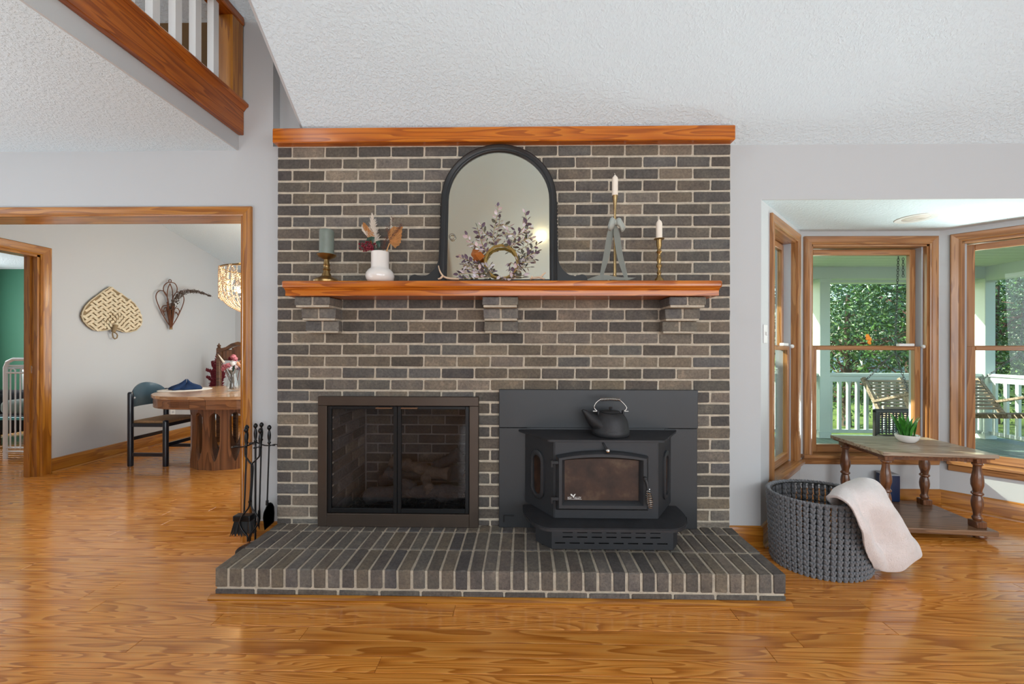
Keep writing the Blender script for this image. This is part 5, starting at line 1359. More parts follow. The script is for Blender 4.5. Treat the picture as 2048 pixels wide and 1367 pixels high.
for i in range(NS):
    a0, a1 = 2 * math.pi * (i - .5) / NS, 2 * math.pi * (i + .5) / NS
    A, B = Vector((RD * math.cos(a0), RD * math.sin(a0), 0)), Vector((RD * math.cos(a1), RD * math.sin(a1), 0))
    def gap(z):      # share of the stave cut away at each edge
        if z < .085 or z > .575: return 0.0
        t = (z - .085) / .49
        w = .30 * min(1, t / .30) ** .55 * min(1, (1 - t) / .10) ** .5 * (.85 + .15 * t)
        return max(0, w)
    zz = [0.0, .084, .0851, .09, .10, .12, .16, .22, .28, .35, .42, .48, .53, .555, .57, .5749, .576, .63]
    mb = MB(); fr_, bk_ = [], []
    for z in zz:
        g = gap(z); row_f = []; row_b = []
        for s_ in (g, 1 - g):
            p = A.lerp(B, s_); row_f.append(mb.bm.verts.new(TC + p + Vector((0, 0, z)))); row_b.append(mb.bm.verts.new(TC + p * .93 + Vector((0, 0, z))))
        fr_.append(row_f); bk_.append(row_b)
    for k in range(len(zz) - 1):
        mb.bm.faces.new((fr_[k][0], fr_[k][1], fr_[k + 1][1], fr_[k + 1][0])); mb.bm.faces.new((bk_[k][1], bk_[k][0], bk_[k + 1][0], bk_[k + 1][1]))
        for s_ in (0, 1): mb.bm.faces.new((fr_[k][s_], bk_[k][s_], bk_[k + 1][s_], fr_[k + 1][s_]))
    mb.bm.faces.new((fr_[0][0], fr_[0][1], bk_[0][1], bk_[0][0])); mb.bm.faces.new((fr_[-1][0], fr_[-1][1], bk_[-1][1], bk_[-1][0]))
    mb.build('stave', 'walnutZ', dt)
MB().lathe([(0, .04), (RD * .9, .04), (RD * .9, .075), (0, .075)], TC, 26).build('drum_floor', 'walnutZ', dt)

# chair
cx0, cx1, cy0, cy1 = -4.06, -3.69, 3.995, 4.40
dc = thing('dining_chair', 'dark navy dining chair with a curved slate back and rush seat', 'chair', ((cx0 + cx1) / 2, (cy0 + cy1) / 2, 0))
for x, y, h in ((cx0, cy0, .765), (cx0, cy1, .765), (cx1, cy0, .475), (cx1, cy1, .475)):
    MB().lathe([(0, 0), (.0235, 0), (.025, .01), (.025, h - .02), (.022, h - .006), (.012, h), (0, h)], (x, y, 0), 18, cap=False).build('leg', 'chair_navy', dc, smooth=50)
for (xa, ya), (xb, yb_), zs in (((cx0, cy0), (cx1, cy0), (.10, .405)), ((cx0, cy1), (cx1, cy1), (.10, .405)), ((cx0, cy0), (cx0, cy1), (.26, .405)), ((cx1, cy0), (cx1, cy1), (.20, .405))):
    for z in zs:
        mb = MB(); d = Vector((xb - xa, yb_ - ya, 0)).normalized(); nrm = Vector((-d.y, d.x, 0)) * .009
        a, b = Vector((xa, ya, z)) + d * .022, Vector((xb, yb_, z)) - d * .022
        q = [a - nrm, b - nrm, b + nrm, a + nrm]; mb.add([(*p.xy, z) for p in q] + [(*p.xy, z + .036) for p in q], [(0, 1, 2, 3), (4, 5, 6, 7), (0, 1, 5, 4), (1, 2, 6, 5), (2, 3, 7, 6), (3, 0, 4, 7)]); mb.build('stretcher', 'chair_navy', dc)
mb = MB(); mb.box(cx0 + .012, cx1 + .012, cy0 + .01, cy1 - .01, .437, .468, .012, 3)
mb.build('seat', 'rush', dc, smooth=60)
mb = MB(); nB = 24; sec = []
for k in range(nB + 1):
    t = k / nB; y = cy0 + .012 + (cy1 - cy0 - .024) * t; bow = -.045 * math.sin(math.pi * t); zt2_ = .735 + .115 * math.sin(math.pi * min(max(t, .0), 1)) ** .55; zb2 = .605
    sec.append([mb.bm.verts.new(p) for p in ((cx0 + .008 + bow, y, zb2), (cx0 + .008 + bow, y, zt2_), (cx0 - .006 + bow, y, zt2_), (cx0 - .006 + bow, y, zb2))])
for A, B in zip(sec, sec[1:]):
    for k in range(4): mb.bm.faces.new((A[k], A[(k + 1) % 4], B[(k + 1) % 4], B[k]))
mb.bm.faces.new(sec[0]); mb.bm.faces.new(sec[-1][::-1]); mb.build('backrest', 'chair_back', dc, smooth=40)
for y in (cy0 + .04, cy1 - .04): MB().lathe([(0, .0), (.009, .0), (.010, .003), (0, .006)], (cx0 - .0, y, .70), 12, axis='X').build('screw_cap', 'grey_plastic', dc)

# high backed chair seen beyond the table
xh0, yh = P(438, 700, 5.05).x, 5.05; xh1 = xh0 + .52
hc = thing('carved_chair', 'dark carved wooden chair with a tall arched back behind the table', 'chair', ((xh0 + xh1) / 2, yh + .2, 0))
zc_ = lambda y: CAM_Z + (695 - y) / (F_PX / yh)
for x in (xh0, xh1):
    mb = MB(); mb.box(x - .022, x + .022, yh - .022, yh + .022, 0, zc_(697), .004); mb.lathe([(.022, 0), (.024, .006), (.014, .014), (.022, .026), (.022, .036), (.012, .046), (.006, .052), (.008, .060), (0, .068)], (x, yh, zc_(697)), 14, cap=False); mb.build('back_post', 'carved_wood', hc, smooth=40)
zl, zh_ = zc_(722), zc_(702)
cr = [(xh0 + .02, zc_(722)), (xh0 + .02, zc_(698)), (xh0 + .10, zc_(695)), (xh0 + .17, zc_(688)), (xh0 + .26, zc_(684)), (xh0 + .35, zc_(688)), (xh0 + .42, zc_(695)), (xh1 - .02, zc_(698)), (xh1 - .02, zc_(722))]
inn = [(xh0 + .05, zc_(719)), (xh0 + .05, zc_(703)), (xh0 + .10, zc_(701)), (xh0 + .17, zc_(695)), (xh0 + .26, zc_(691)), (xh0 + .35, zc_(695)), (xh0 + .42, zc_(701)), (xh1 - .05, zc_(703)), (xh1 - .05, zc_(719))]
MB().frame(cr, inn, yh - .02, yh + .02).build('crest_rail', 'carved_wood', hc)
for a, b in ((0, 1 / 3), (1 / 3, 2 / 3), (2 / 3, 1)):
    x0_, x1_ = xh0 + .05 + .42 * a, xh0 + .05 + .42 * b
    top_ = [(x0_ + .008, zc_(718)), (x0_ + .008, zc_(703 if a == 0 else (692.5))) if 0 else (x0_ + .008, zc_(702)), (x1_ - .008, zc_(702)), (x1_ - .008, zc_(718))]
    if a > .3 and b < .7: top_ = [(x0_ + .008, zc_(718)), (x0_ + .008, zc_(695)), ((x0_ + x1_) / 2, zc_(692)), (x1_ - .008, zc_(695)), (x1_ - .008, zc_(718))]
    MB().prism(top_, yh - .006, yh + .006, 'XZ').build('back_panel', 'oak', hc)
    if b < 1: MB().box(x1_ - .01, x1_ + .01, yh - .015, yh + .015, zc_(719), zc_(696)).build('mullion', 'carved_wood', hc)
MB().box(xh0 + .05, xh1 - .05, yh - .003, yh + .012, zc_(719), zc_(700)).build('back_board', 'carved_wood', hc)
MB().box(xh0 - .02, xh1 + .02, yh - .42, yh + .02, .43, .465, .01).build('seat', 'carved_wood', hc)
for x in (xh0 + .01, xh1 - .01): MB().box(x - .02, x + .02, yh - .41, yh - .37, 0, .43, .003).build('leg', 'carved_wood', hc)

# placemat, napkin, vase of flowers
pmc = PZ(371, 779, zt)
pmt = tag(MB().lathe([(0, 0), (.235, 0), (.238, .002), (.235, .004), (0, .004)], (pmc.x, pmc.y, zt), 40, cap=False).build('placemat', 'mat', None, smooth=40), 'round white placemat under the navy napkin on the dining table', 'placemat')
nk = thing('napkin', 'crumpled navy cloth napkin standing up on the round placemat', 'napkin', (pmc.x, pmc.y, zt + .004))
mb = MB(); nseg = 40
for ring_ in range(1):
    pass
prof_n = [(0.118, .003), (.122, .022), (.104, .042), (.078, .056), (.052, .070), (.032, .088), (.014, .112), (0.003, .122)]
rings = []
for r_, z in prof_n:
    z *= .78; ring = []
    for k in range(nseg):
        a = 2 * math.pi * k / nseg; f = 1 + .10 * math.sin(11 * a + z * 30) + .22 * math.sin(3 * a + .7 + z * 6) * (1 - z * 3) + .13 * math.sin(7 * a + 1.3 + z * 9); rr = r_ * f * (1.12 if abs(math.cos(a)) > .7 else .8)
        ring.append(mb.bm.verts.new((pmc.x + rr * math.cos(a) + z * .35 - .02, pmc.y + rr * math.sin(a), zt + .004 + z * (1 + .25 * math.sin(2 * a + .5)))))
    rings.append(ring)
for A, B in zip(rings, rings[1:]):
    for k in range(nseg): mb.bm.faces.new((A[k], A[(k + 1) % nseg], B[(k + 1) % nseg], B[k]))
mb.bm.faces.new(rings[0][::-1]); mb.bm.faces.new(rings[-1]); mb.build('cloth', 'navy', nk, smooth=70)
vc = PZ(466, 781, zt)
gv = thing('glass_vase', 'clear glass hourglass vase holding flowers on the dining table', 'vase', (vc.x, vc.y, zt))
MB().lathe([(0, .002), (.052, .002), (.058, .02), (.060, .05), (.052, .10), (.040, .15), (.036, .18), (.042, .22), (.052, .25), (.050, .25), (.040, .22), (.034, .18), (.038, .15), (.050, .10), (.057, .05), (.054, .022), (0, .012)], (0, 0, 0), 28, cap=False).build('body', 'vase_glass', gv, local=True, smooth=60)
fb2 = thing('flower_bouquet', 'dried bouquet of pink, white and peach flowers in the glass vase', 'flowers', (vc.x, vc.y, zt + .012))
def fpt(x, y, d=0): return P(400 + x / 4.883, 520 + y / 4.883, vc.y + d)
for (x0_, y0_), (x1_, y1_) in (((310, 1270), (300, 1080)), ((350, 1260), (250, 1060)), ((310, 1270), (350, 1020)), ((345, 1265), (390, 1050)), ((300, 1270), (330, 980)), ((330, 1270), (180, 915))):
    MB().tube([fpt(x0_, y0_ - 8), fpt((x0_ + x1_) / 2, (y0_ + y1_) / 2, .01), fpt(x1_, y1_)], .004, 6).build('stem', 'twig', fb2)
mb = MB(); mb.tube(spline([fpt(300, 1255), fpt(320, 1180), fpt(318, 1120), fpt(280, 1060)], 5), [.016, .017, .018, .02, .02, .02, .02, .02, .02, .018, .018, .016, .014, .012, .01, .008], 9); mb.jitter(.006, 30); mb.build('driftwood_piece', 'driftwood', fb2, smooth=60)
MB().tube([fpt(175, 915), fpt(235, 1000)], [.003, .012], 8).build('pampas_tip', 'pampas', fb2)
for x, y, r_, mat in ((325, 945, 26, 'flower_pink'), (300, 960, 22, 'plume'), (345, 965, 22, 'flower_pink'), (325, 1005, 30, 'flower_white'), (280, 1025, 26, 'flower_pink'), (240, 1040, 26, 'flower_pink'), (395, 1010, 34, 'flower_peach'), (380, 1050, 26, 'plum'), (410, 1035, 22, 'flower_peach'), (355, 1040, 22, 'blush'), (300, 1055, 20, 'lilac'), (225, 1065, 18, 'flower_pink')):
    c_ = fpt(x, y, rng.uniform(-.05, .03)); mb = MB()
    for i in range(22):
        a, b = rng.uniform(0, 6.283), math.acos(rng.uniform(-1, 1)); d = Vector((math.sin(b) * math.cos(a), math.sin(b) * math.sin(a), math.cos(b))); rr = 1.3 * r_ / 4.883 / (F_PX / vc.y)
        mb.sphere(c_ + d * rr * .62, rr * .42, 1, (1, 1, .35), d.to_track_quat('Z', 'Y').to_matrix())
    mb.build('blossom', mat, fb2, smooth=180)
MB().add([], [])
mb = MB(); V = [mb.bm.verts.new(fpt(x, y, -.05)) for x, y in ((315, 1085), (318, 1050), (335, 1020), (340, 1055), (328, 1085))]; mb.bm.faces.new(V); mb.build('leaf', 'dkgreen', fb2)

# tall jug with crimson plumes on the floor in the far corner
jc = PZ(425, 866, 0)
jg = thing('glass_jug', 'large clear glass jug on the floor behind the dining table', 'jug', jc)
MB().lathe([(0, .003), (.11, .003), (.125, .03), (.128, .22), (.11, .29), (.06, .34), (.04, .37), (.04, .44), (.05, .45), (.045, .45), (.034, .44), (.034, .37), (.055, .335), (.104, .285), (.122, .22), (.119, .035), (0, .02)], (0, 0, 0), 28, cap=False).build('body', 'vase_glass', jg, local=True, smooth=60)
ap_ = thing('crimson_plumes', 'tall dried crimson amaranth plumes rising from the glass jug', 'dried flowers', (jc.x, jc.y, .05))
def apt(x, y, d=0): return P(400 + x / 4.883, 520 + y / 4.883, jc.y + d)
for pts_, w in (([(150, 1240), (165, 1150), (178, 1040), (172, 930)], 40), ([(180, 1240), (200, 1170), (215, 1120), (212, 1080)], 30), ([(140, 1200), (120, 1120), (110, 1095), (60, 1080)], 12), ([(130, 1230), (115, 1190), (90, 1160), (65, 1150)], 10), ([(160, 1240), (150, 1120), (130, 1030), (118, 1010)], 18)):
    ps = spline([apt(*q) for q in pts_], 8); k4 = 4.883 * F_PX / jc.y; mb = MB(); mb.tube([Vector((jc.x, jc.y, .2)), Vector((jc.x, jc.y, .46)), ps[0]] + ps[1:], .004, 5); mb.build('stem', 'twig', ap_)
    mb = MB()
    for i in range(int(w * 14)):
        t = rng.uniform(.02, 1); p = ps[min(int(t * (len(ps) - 1)), len(ps) - 1)]; ww = w / k4 * (1 - .75 * t ** 2) * 1.25
        q = p + Vector((rng.uniform(-1, 1) * ww, rng.uniform(-1, 1) * ww, rng.uniform(.0, .05)))
        mb.tube([p, p.lerp(q, .6) + Vector((0, 0, -.004)), q], [.008, .010, .002], 4)
    mb.build('plume', 'plume', ap_)

# wall pieces
FX = DX + .03
def fpx(x, y, d=0.0): return PX(150 + x / 6.0235, 540 + y / 6.0235, FX + d)
fan = thing('woven_fan', 'heart shaped woven palm leaf fan hanging on the grey dining wall', 'wall decoration', fpx(450, 480))
outl = [(430, 200), (350, 250), (270, 310), (190, 370), (130, 440), (95, 510), (90, 560), (110, 610), (160, 670), (230, 720), (330, 730), (410, 715), (460, 705), (520, 720), (590, 745), (660, 745), (740, 725), (790, 675), (810, 620), (805, 560), (775, 480), (720, 400), (640, 340), (560, 285), (490, 240), (450, 215)]
op = [fpx(*q) for q in outl]; oy = [(p.y, p.z) for p in op]
MB().prism(oy, DX + .004, FX - .006, 'YZ').build('backing', 'straw_dark', fan)
def inside(y, z):
    c_ = False; n_ = len(oy); j = n_ - 1
    for i in range(n_):
        if (oy[i][1] > z) != (oy[j][1] > z) and y < (oy[j][0] - oy[i][0]) * (z - oy[i][1]) / (oy[j][1] - oy[i][1]) + oy[i][0]: c_ = not c_
        j = i
    return c_
ymin, ymax = min(p[0] for p in oy), max(p[0] for p in oy); zmin, zmax = min(p[1] for p in oy), max(p[1] for p in oy)
mb = MB(); cyf, czf = fpx(470, 640).y, fpx(470, 640).z
st_ = .050
for iy in range(-2, int((ymax - ymin) / st_) + 3):
    for iz in range(-2, int((zmax - zmin) / (st_ * .55)) + 3):
        y, z = ymin + iy * st_ + (st_ * .5 if iz % 2 else 0), zmin + iz * st_ * .55
        if not (inside(y, z) and inside(y - .015, z - .012) and inside(y + .015, z + .012) and inside(y - .015, z + .012) and inside(y + .015, z - .012)): continue
        r_ = math.hypot(y - cyf, z - czf); ang = math.atan2(z - czf, y - cyf)
        base_a = (R(48) if iy % 2 else R(-48)) if r_ > .12 else ang + R(70)
        d = Vector((0, math.cos(base_a), math.sin(base_a))); e = Vector((0, -d.z, d.y)); L_, W_ = st_ * .70, st_ * .24
        c_ = Vector((FX + .004, y, z)); t_ = .009
        q = [c_ - d * L_ - e * W_ - Vector((t_ * 1.6, 0, 0)), c_ + d * L_ * .8 - e * W_ + Vector((t_, 0, 0)), c_ + d * L_ * .8 + e * W_ + Vector((t_, 0, 0)), c_ - d * L_ + e * W_ - Vector((t_ * 1.6, 0, 0))]
        mb.add([tuple(p) for p in q] + [tuple(p - Vector((.004, 0, 0))) for p in q], [(0, 1, 2, 3), (7, 6, 5, 4), (0, 1, 5, 4), (1, 2, 6, 5), (2, 3, 7, 6), (3, 0, 4, 7)])
stuff(mb.build('woven_strips', 'straw', fan))
mb = MB(); mb.tube([tuple(p + Vector((-.004, 0, 0))) for p in op], .006, 6, closed=True); mb.build('bound_edge', 'straw', fan, smooth=60)
mb = MB(); mb.tube([fpx(490, 660, .012), fpx(470, 720, .016), fpx(460, 745, .014)], [.022, .02, .018], 8); mb.build('wrapped_neck', 'straw_dark', fan, smooth=60)
mb = MB(); mb.tube([fpx(*q, .012) for q in ((455, 745), (452, 775), (460, 810), (480, 828), (505, 815), (512, 785), (500, 762), (480, 752))], .006, 6, closed=True); mb.build('hanging_loop', 'straw_dark', fan, smooth=60)
wb_ = thing('wire_wall_basket', 'brown looped wicker wall pocket on the grey dining wall', 'wall decoration', fpx(1155, 500))
loops = [[(1155, 690), (1060, 540), (985, 370), (980, 290), (1020, 247), (1075, 258), (1110, 320), (1130, 420), (1148, 560), (1158, 690)], [(1160, 690), (1245, 545), (1308, 390), (1306, 310), (1270, 268), (1225, 266), (1185, 320), (1165, 440)],
         [(1110, 320), (1068, 250), (1072, 190), (1110, 152), (1145, 146), (1200, 158), (1230, 210), (1226, 262)], [(1145, 160), (1117, 230), (1112, 330), (1130, 420)], [(1145, 160), (1172, 240), (1176, 330), (1165, 440)],
         [(1075, 530), (1045, 470), (1062, 432), (1105, 424), (1150, 440)], [(1080, 545), (1065, 495), (1085, 452), (1130, 446), (1160, 470)], [(1240, 545), (1258, 495), (1235, 458), (1190, 458)], [(1075, 500), (1100, 488), (1140, 492)], [(1190, 500), (1225, 510), (1240, 545)]]
for i, lp_ in enumerate(loops):
    MB().tube(spline([fpx(x, y, .01 + .008 * (i % 3)) for x, y in lp_], 6), .0055, 6).build('cane_loop', 'wicker', wb_, smooth=60)
MB().tube([fpx(1145 + 15 * math.cos(a), 130 + 18 * math.sin(a), .01) for a in [2 * math.pi * k / 12 for k in range(12)]], .005, 6, closed=True).build('hanging_ring', 'wicker', wb_, smooth=60)
t0, t1_ = fpx(1150, 430, .05), fpx(1156, 712, .02)
for k in range(8):
    a_ = 2 * math.pi * k / 8; v_ = Vector((math.cos(a_) * .03, math.sin(a_) * .045, 0))
    MB().tube([t0 + v_ + Vector((0, 0, .05 * math.sin(k * 2.4))), t0.lerp(t1_, .5) + v_ * .55, t1_ + v_ * .15], [.010, .013, .007], 6, flat=.5).build('cane', 'wicker', wb_, smooth=60)
MB().tube([fpx(1155, 680, .02), fpx(1157, 714, .02)], .016, 8).build('wrapped_tip', 'straw_dark', wb_, smooth=60)
sp_ = spline([fpx(x, y, .05 + .02 * i) for i, (x, y) in enumerate([(1165, 470), (1180, 380), (1235, 290), (1330, 246), (1430, 240), (1530, 268), (1630, 310)])], 9)
sg = thing('seed_sprig', 'dark brown arching dried seed sprig tucked in the wicker pocket', 'dried flowers', sp_[0])
MB().tube(sp_, .003, 5).build('stem', 'twig', sg)
mb = MB()
for i in range(430):
    t = rng.random() ** .8; p = sp_[min(int(t * len(sp_)), len(sp_) - 1)]; w = .085 * (1 - t * .85); q = p + Vector((rng.uniform(-.02, .03), rng.uniform(-.6, .6) * w, rng.uniform(-1.0, .35) * w)); mb.tube([p, q], .0014, 3); mb.sphere(q, .0065 * (1.1 - .5 * t), 1)
mb.build('seed_pods', 'bark', sg)

# bead chandelier over the table
cc = Vector((P(457, 600, 4.35).x + .36, 4.35, 0)); zt3, zb3 = CAM_Z + (695 - 541) / (F_PX / 4.35), CAM_Z + (695 - 630) / (F_PX / 4.35)
cl = thing('bead_chandelier', 'lit chandelier draped with pale wooden bead strands', 'chandelier', (cc.x, cc.y, zt3))
MB().tube([(cc.x + .36 * math.cos(a), cc.y + .36 * math.sin(a), zt3) for a in [2 * math.pi * k / 40 for k in range(40)]], .009, 8, closed=True).build('top_ring', 'brass', cl, smooth=60)
MB().tube([(cc.x, cc.y, zt3), (cc.x, cc.y, zdc(cc.y) + .0)], .006, 8).build('stem', 'brass', cl); MB().lathe([(0, -.03), (.06, -.03), (.065, 0), (0, 0)], (cc.x, cc.y, zdc(cc.y) + .01), 20, cap=False).build('canopy', 'brass', cl)
for k in range(3):
    a = math.pi * 2 * k / 3 + .3; MB().tube([(cc.x, cc.y, zt3 + .12), (cc.x + .36 * math.cos(a), cc.y + .36 * math.sin(a), zt3)], .004, 6).build('support_rod', 'brass', cl)
def strand(mb, pts, step=.019, r_=.0088):
    L_ = 0; acc = 0; prev = pts[0]
    for p in pts[1:]:
        seg = (p - prev).length; d = acc
        while d < seg:
            mb.sphere(prev.lerp(p, d / seg), r_, 1); d += step
        acc = d - seg; prev = p
NST = 40
mb = MB()
for k in range(NST):           # long drapes gathered towards the bottom
    a = 2 * math.pi * k / NST; ct, s_ = math.cos(a), math.sin(a)
    strand(mb, spline([Vector((cc.x + .36 * ct, cc.y + .36 * s_, zt3)), Vector((cc.x + .37 * ct, cc.y + .37 * s_, zt3 - .25)), Vector((cc.x + .30 * ct, cc.y + .30 * s_, zb3 + .10)), Vector((cc.x + .12 * ct, cc.y + .12 * s_, zb3))], 8))
o = mb.build('bead_drapes', 'bead', cl, smooth=180); o['kind'] = 'stuff'
mb = MB()
for k in range(11):            # swags between points of the ring
    for dep in (.16, .22, .28, .34):
        a0, a1 = 2 * math.pi * k / 11, 2 * math.pi * (k + 1.9) / 11; pts = []
        for i in range(17):
            t = i / 16; a = a0 + (a1 - a0) * t; rr = .372; pts.append(Vector((cc.x + rr * math.cos(a), cc.y + rr * math.sin(a), zt3 - dep * 4 * t * (1 - t))))
        strand(mb, pts, .021, .008)
o = mb.build('bead_swags', 'bead', cl, smooth=180); o['kind'] = 'stuff'
lamp('chandelier_glow', 'POINT', 15, (1.0, 0.86, 0.66), (cc.x, cc.y, zt3 - .2), size=.12)
for k in range(6):
    a = 2 * math.pi * k / 6 + .5; MB().sphere((cc.x + .2 * math.cos(a), cc.y + .2 * math.sin(a), zt3 - .12 - .1 * (k % 2)), .04, 2).build('bulb', 'bulb', cl, smooth=180)

# white metal toddler bed in the nursery
bx_, by_ = -5.55, 4.22
tb2 = thing('toddler_bed', 'white metal toddler bed with hooped end bars in the green nursery', 'bed', (bx_, by_ + .4, 0))
def bpt(px, py): return P(px, py, by_)
zr = bpt(30, 718).z; xl = bpt(11, 800).x; xr = xl + .72
MB().tube([Vector((xl, by_, 0)), Vector((xl, by_, zr - .09)), Vector((xl + .025, by_, zr - .03)), Vector((xl + .09, by_, zr)), Vector((xr - .09, by_, zr)), Vector((xr - .025, by_, zr - .03)), Vector((xr, by_, zr - .09)), Vector((xr, by_, 0))], .019, 10).build('end_frame', 'white_metal', tb2, smooth=60)
for z in (bpt(30, 731).z, bpt(30, 745).z, bpt(30, 895).z, bpt(30, 899).z - .02): MB().tube([(xl, by_, z), (xr, by_, z)], .010, 8).build('cross_rail', 'white_metal', tb2, smooth=60)
zb_, zt4 = bpt(30, 897).z, bpt(30, 735).z
for i in range(6):
    xa = xl + .055 + .112 * i; MB().tube([Vector((xa, by_, zb_)), Vector((xa, by_, zt4 - .05))] + [Vector((xa + .028 - .028 * math.cos(t), by_, zt4 - .04 + .03 * math.sin(t))) for t in [math.pi * k / 6 for k in range(1, 6)]] + [Vector((xa + .056, by_, zt4 - .05)), Vector((xa + .056, by_, zb_))], .0065, 6).build('hoop_bar', 'white_metal', tb2, smooth=60)
MB().tube([(xl, by_, zr - .10), (xl, by_ + 1.3, zr - .10)], .012, 8).build('side_rail', 'white_metal', tb2, smooth=60)
MB().tube([(xr, by_, .30), (xr, by_ + 1.3, .30)], .012, 8).build('side_rail', 'white_metal', tb2, smooth=60)
for x in (xl, xr): MB().tube([(x, by_ + 1.3, 0), (x, by_ + 1.3, zr - .05)], .016, 8).build('post', 'white_metal', tb2, smooth=60)
nbn = thing('nursery_bench', 'low teal edged bench on white legs behind the toddler bed bars', 'bench', (-6.1, 4.9, 0))
MB().box(-6.42, -5.75, 4.62, 5.16, .345, .385, .008).build('seat_board', 'teal', nbn); MB().box(-6.40, -5.77, 4.64, 5.14, .385, .402, .004).build('seat_pad', 'dark_fabric', nbn)
for x in (-6.39, -5.79):
    for y in (4.65, 5.12): MB().box(x - .018, x + .018, y - .018, y + .018, 0, .345).build('leg', 'white_metal', nbn)
cu = tag(MB().box(-6.38, -5.8, 4.66, 5.12, .402, .575, .06, 4).build('green_cushion', 'cushion', None, smooth=60), 'dark green cushion lying on the teal edged nursery bench', 'cushion')
dr2 = thing('white_dresser', 'white dresser against the green nursery wall behind the bench', 'dresser', (-6.5, 5.6, 0))
MB().box(-7.05, -5.9, 5.4, 5.85, .06, .95, .01).build('body', 'white_trim', dr2); MB().box(-7.07, -5.88, 5.38, 5.87, .95, .975, .004).build('top', 'white_trim', dr2)
for i in range(3):
    d_ = MB().box(-7.01, -5.94, 5.385, 5.40, .10 + .285 * i, .365 + .285 * i, .004).build('drawer', 'white_trim', dr2)
    MB().lathe([(0, -.02), (.014, -.018), (.016, -.01), (.008, 0), (0, 0)], (-6.475, 5.386, .235 + .285 * i), 12, axis='Y').build('knob', 'nickel', d_, smooth=50)
for x in (-7.0, -5.95):
    for y in (5.44, 5.81): MB().box(x - .03, x + .03, y - .03, y + .03, 0, .06).build('foot', 'white_trim', dr2)
dkc = thing('nursery_armchair', 'charcoal armchair half hidden at the edge of the nursery doorway', 'chair', (-6.9, 5.0, 0))
MB().box(-7.25, -6.52, 4.75, 5.3, .12, .42, .05, 3).build('seat', 'dark_fabric', dkc, smooth=50); MB().box(-7.36, -7.20, 4.75, 5.3, .38, .84, .05, 3).build('backrest', 'dark_fabric', dkc, smooth=50)
for x in (-7.2, -6.57):
    for y in (4.8, 5.25): MB().box(x - .02, x + .02, y - .02, y + .02, 0, .13).build('leg', 'carved_wood', dkc)
for y in (4.79, 5.25): MB().box(-7.25, -6.52, y - .06, y + .06, .38, .64, .04, 2).build('arm', 'dark_fabric', dkc, smooth=50)

# glowing ceiling lamp at the back of the room, the one the mirror shows
mat_ = mr.matrix_basis if False else (Matrix.Translation(mr.location) @ Matrix.Rotation(R(-6.2), 4, 'X'))
nrm = (mat_.to_3x3() @ Vector((0, -1, 0))).normalized(); p0 = mat_ @ Vector((0, .006, 0))
d_in = ray(1082, 472).normalized(); o_ = Vector((0, 0, CAM_Z)); tt = (p0 - o_).dot(nrm) / d_in.dot(nrm); hit = o_ + d_in * tt; d_out = d_in - 2 * d_in.dot(nrm) * nrm
t_ = 0
while t_ < 12:
    q = hit + d_out * t_
    zc2 = zceil(q.y) if q.y > YRID else 2.49 + (zceil(YRID) - 2.49) * (q.y - YB) / (YRID - YB)
    if q.z > zc2 - .09 or q.y < YB + .12: break
    t_ += .01
print('mirror lamp at', q, 'dir', d_out)
ml = thing('globe_lamp', 'small glowing globe lamp reflected in the arched mirror', 'lamp', q)
MB().sphere(q, .055, 3).build('globe', 'bulb_room', ml, smooth=180); MB().tube([q, q + Vector((0, 0, .12))], .02, 10).build('holder', 'brass', ml, smooth=50)

# ------------------------------------------------------------------ the porch and garden
GZ, PZf, PC = -.45, -.05, 2.39
YP = 5.72
gr_ = struct(MB().box(-30, 60, BY + .3, 70, GZ - .1, GZ).build('ground', 'lawn'), 'sunlit green lawn beyond the porch', 'lawn')
pf = struct(MB().box(1.0, 6.9, 3.32, YP + .22, PZf - .12, PZf - .022).build('floor_porch', 'deck'), 'grey green painted porch deck', 'floor')
x = 1.0; bme = None
y = 3.32
k = 0
while x < 6.85:
    if bme is None: o = MB().box(0, .112, 0, YP + .2 - 3.32, -.022, 0, .002).build('board', 'deck', pf, local=True); bme = o.data
    else: o = link('board', bme, None, pf)
    o.location = (x, 3.32, PZf); x += .118
for a, b, c, d, nm in ((XO_L, 1.3, WY + WT + .6, WY + WT + .7, 'x'),): pass
pcl = struct(MB().box(1.0, 6.9, 3.3, YP + .1, PC + .02, PC + .06).build('ceiling_porch', 'porch_ceil'), 'white boarded porch ceiling', 'ceiling')
y = 3.3; bme = None
while y < YP:
    if bme is None: o = MB().box(1.0, 6.9, 0, .134, 0, .02, .004).build('board', 'porch_ceil', pcl, local=True); bme = o.data
    else: o = link('board', bme, None, pcl)
    o.location = (0, y, PC); y += .142
struct(MB().box(.6, 7.2, 3.28, 6.3, PC + .06, PC + .16).build('roof_porch', 'porch_ceil'))
PX1, PX2 = P(1634, 800, YP).x, P(1971, 800, YP - .06).x
pb = struct(MB().box(1.0, PX2 + .3, YP - .05, YP + .09, 2.225, PC + .02).build('beam_front', 'porch_white'), 'white porch beam above the front railing', 'beam')
struct(MB().box(1.0, PX2 + .3, YP + .09, YP + .24, 2.19, 2.23).build('trim_4', 'porch_white'), 'sunlit lower edge of the porch eave', 'trim')
struct(MB().box(PX2 + .0, PX2 + .14, 3.3, YP - .05, 2.19, PC + .02).build('beam_side', 'porch_white'), 'white side beam of the porch', 'beam')
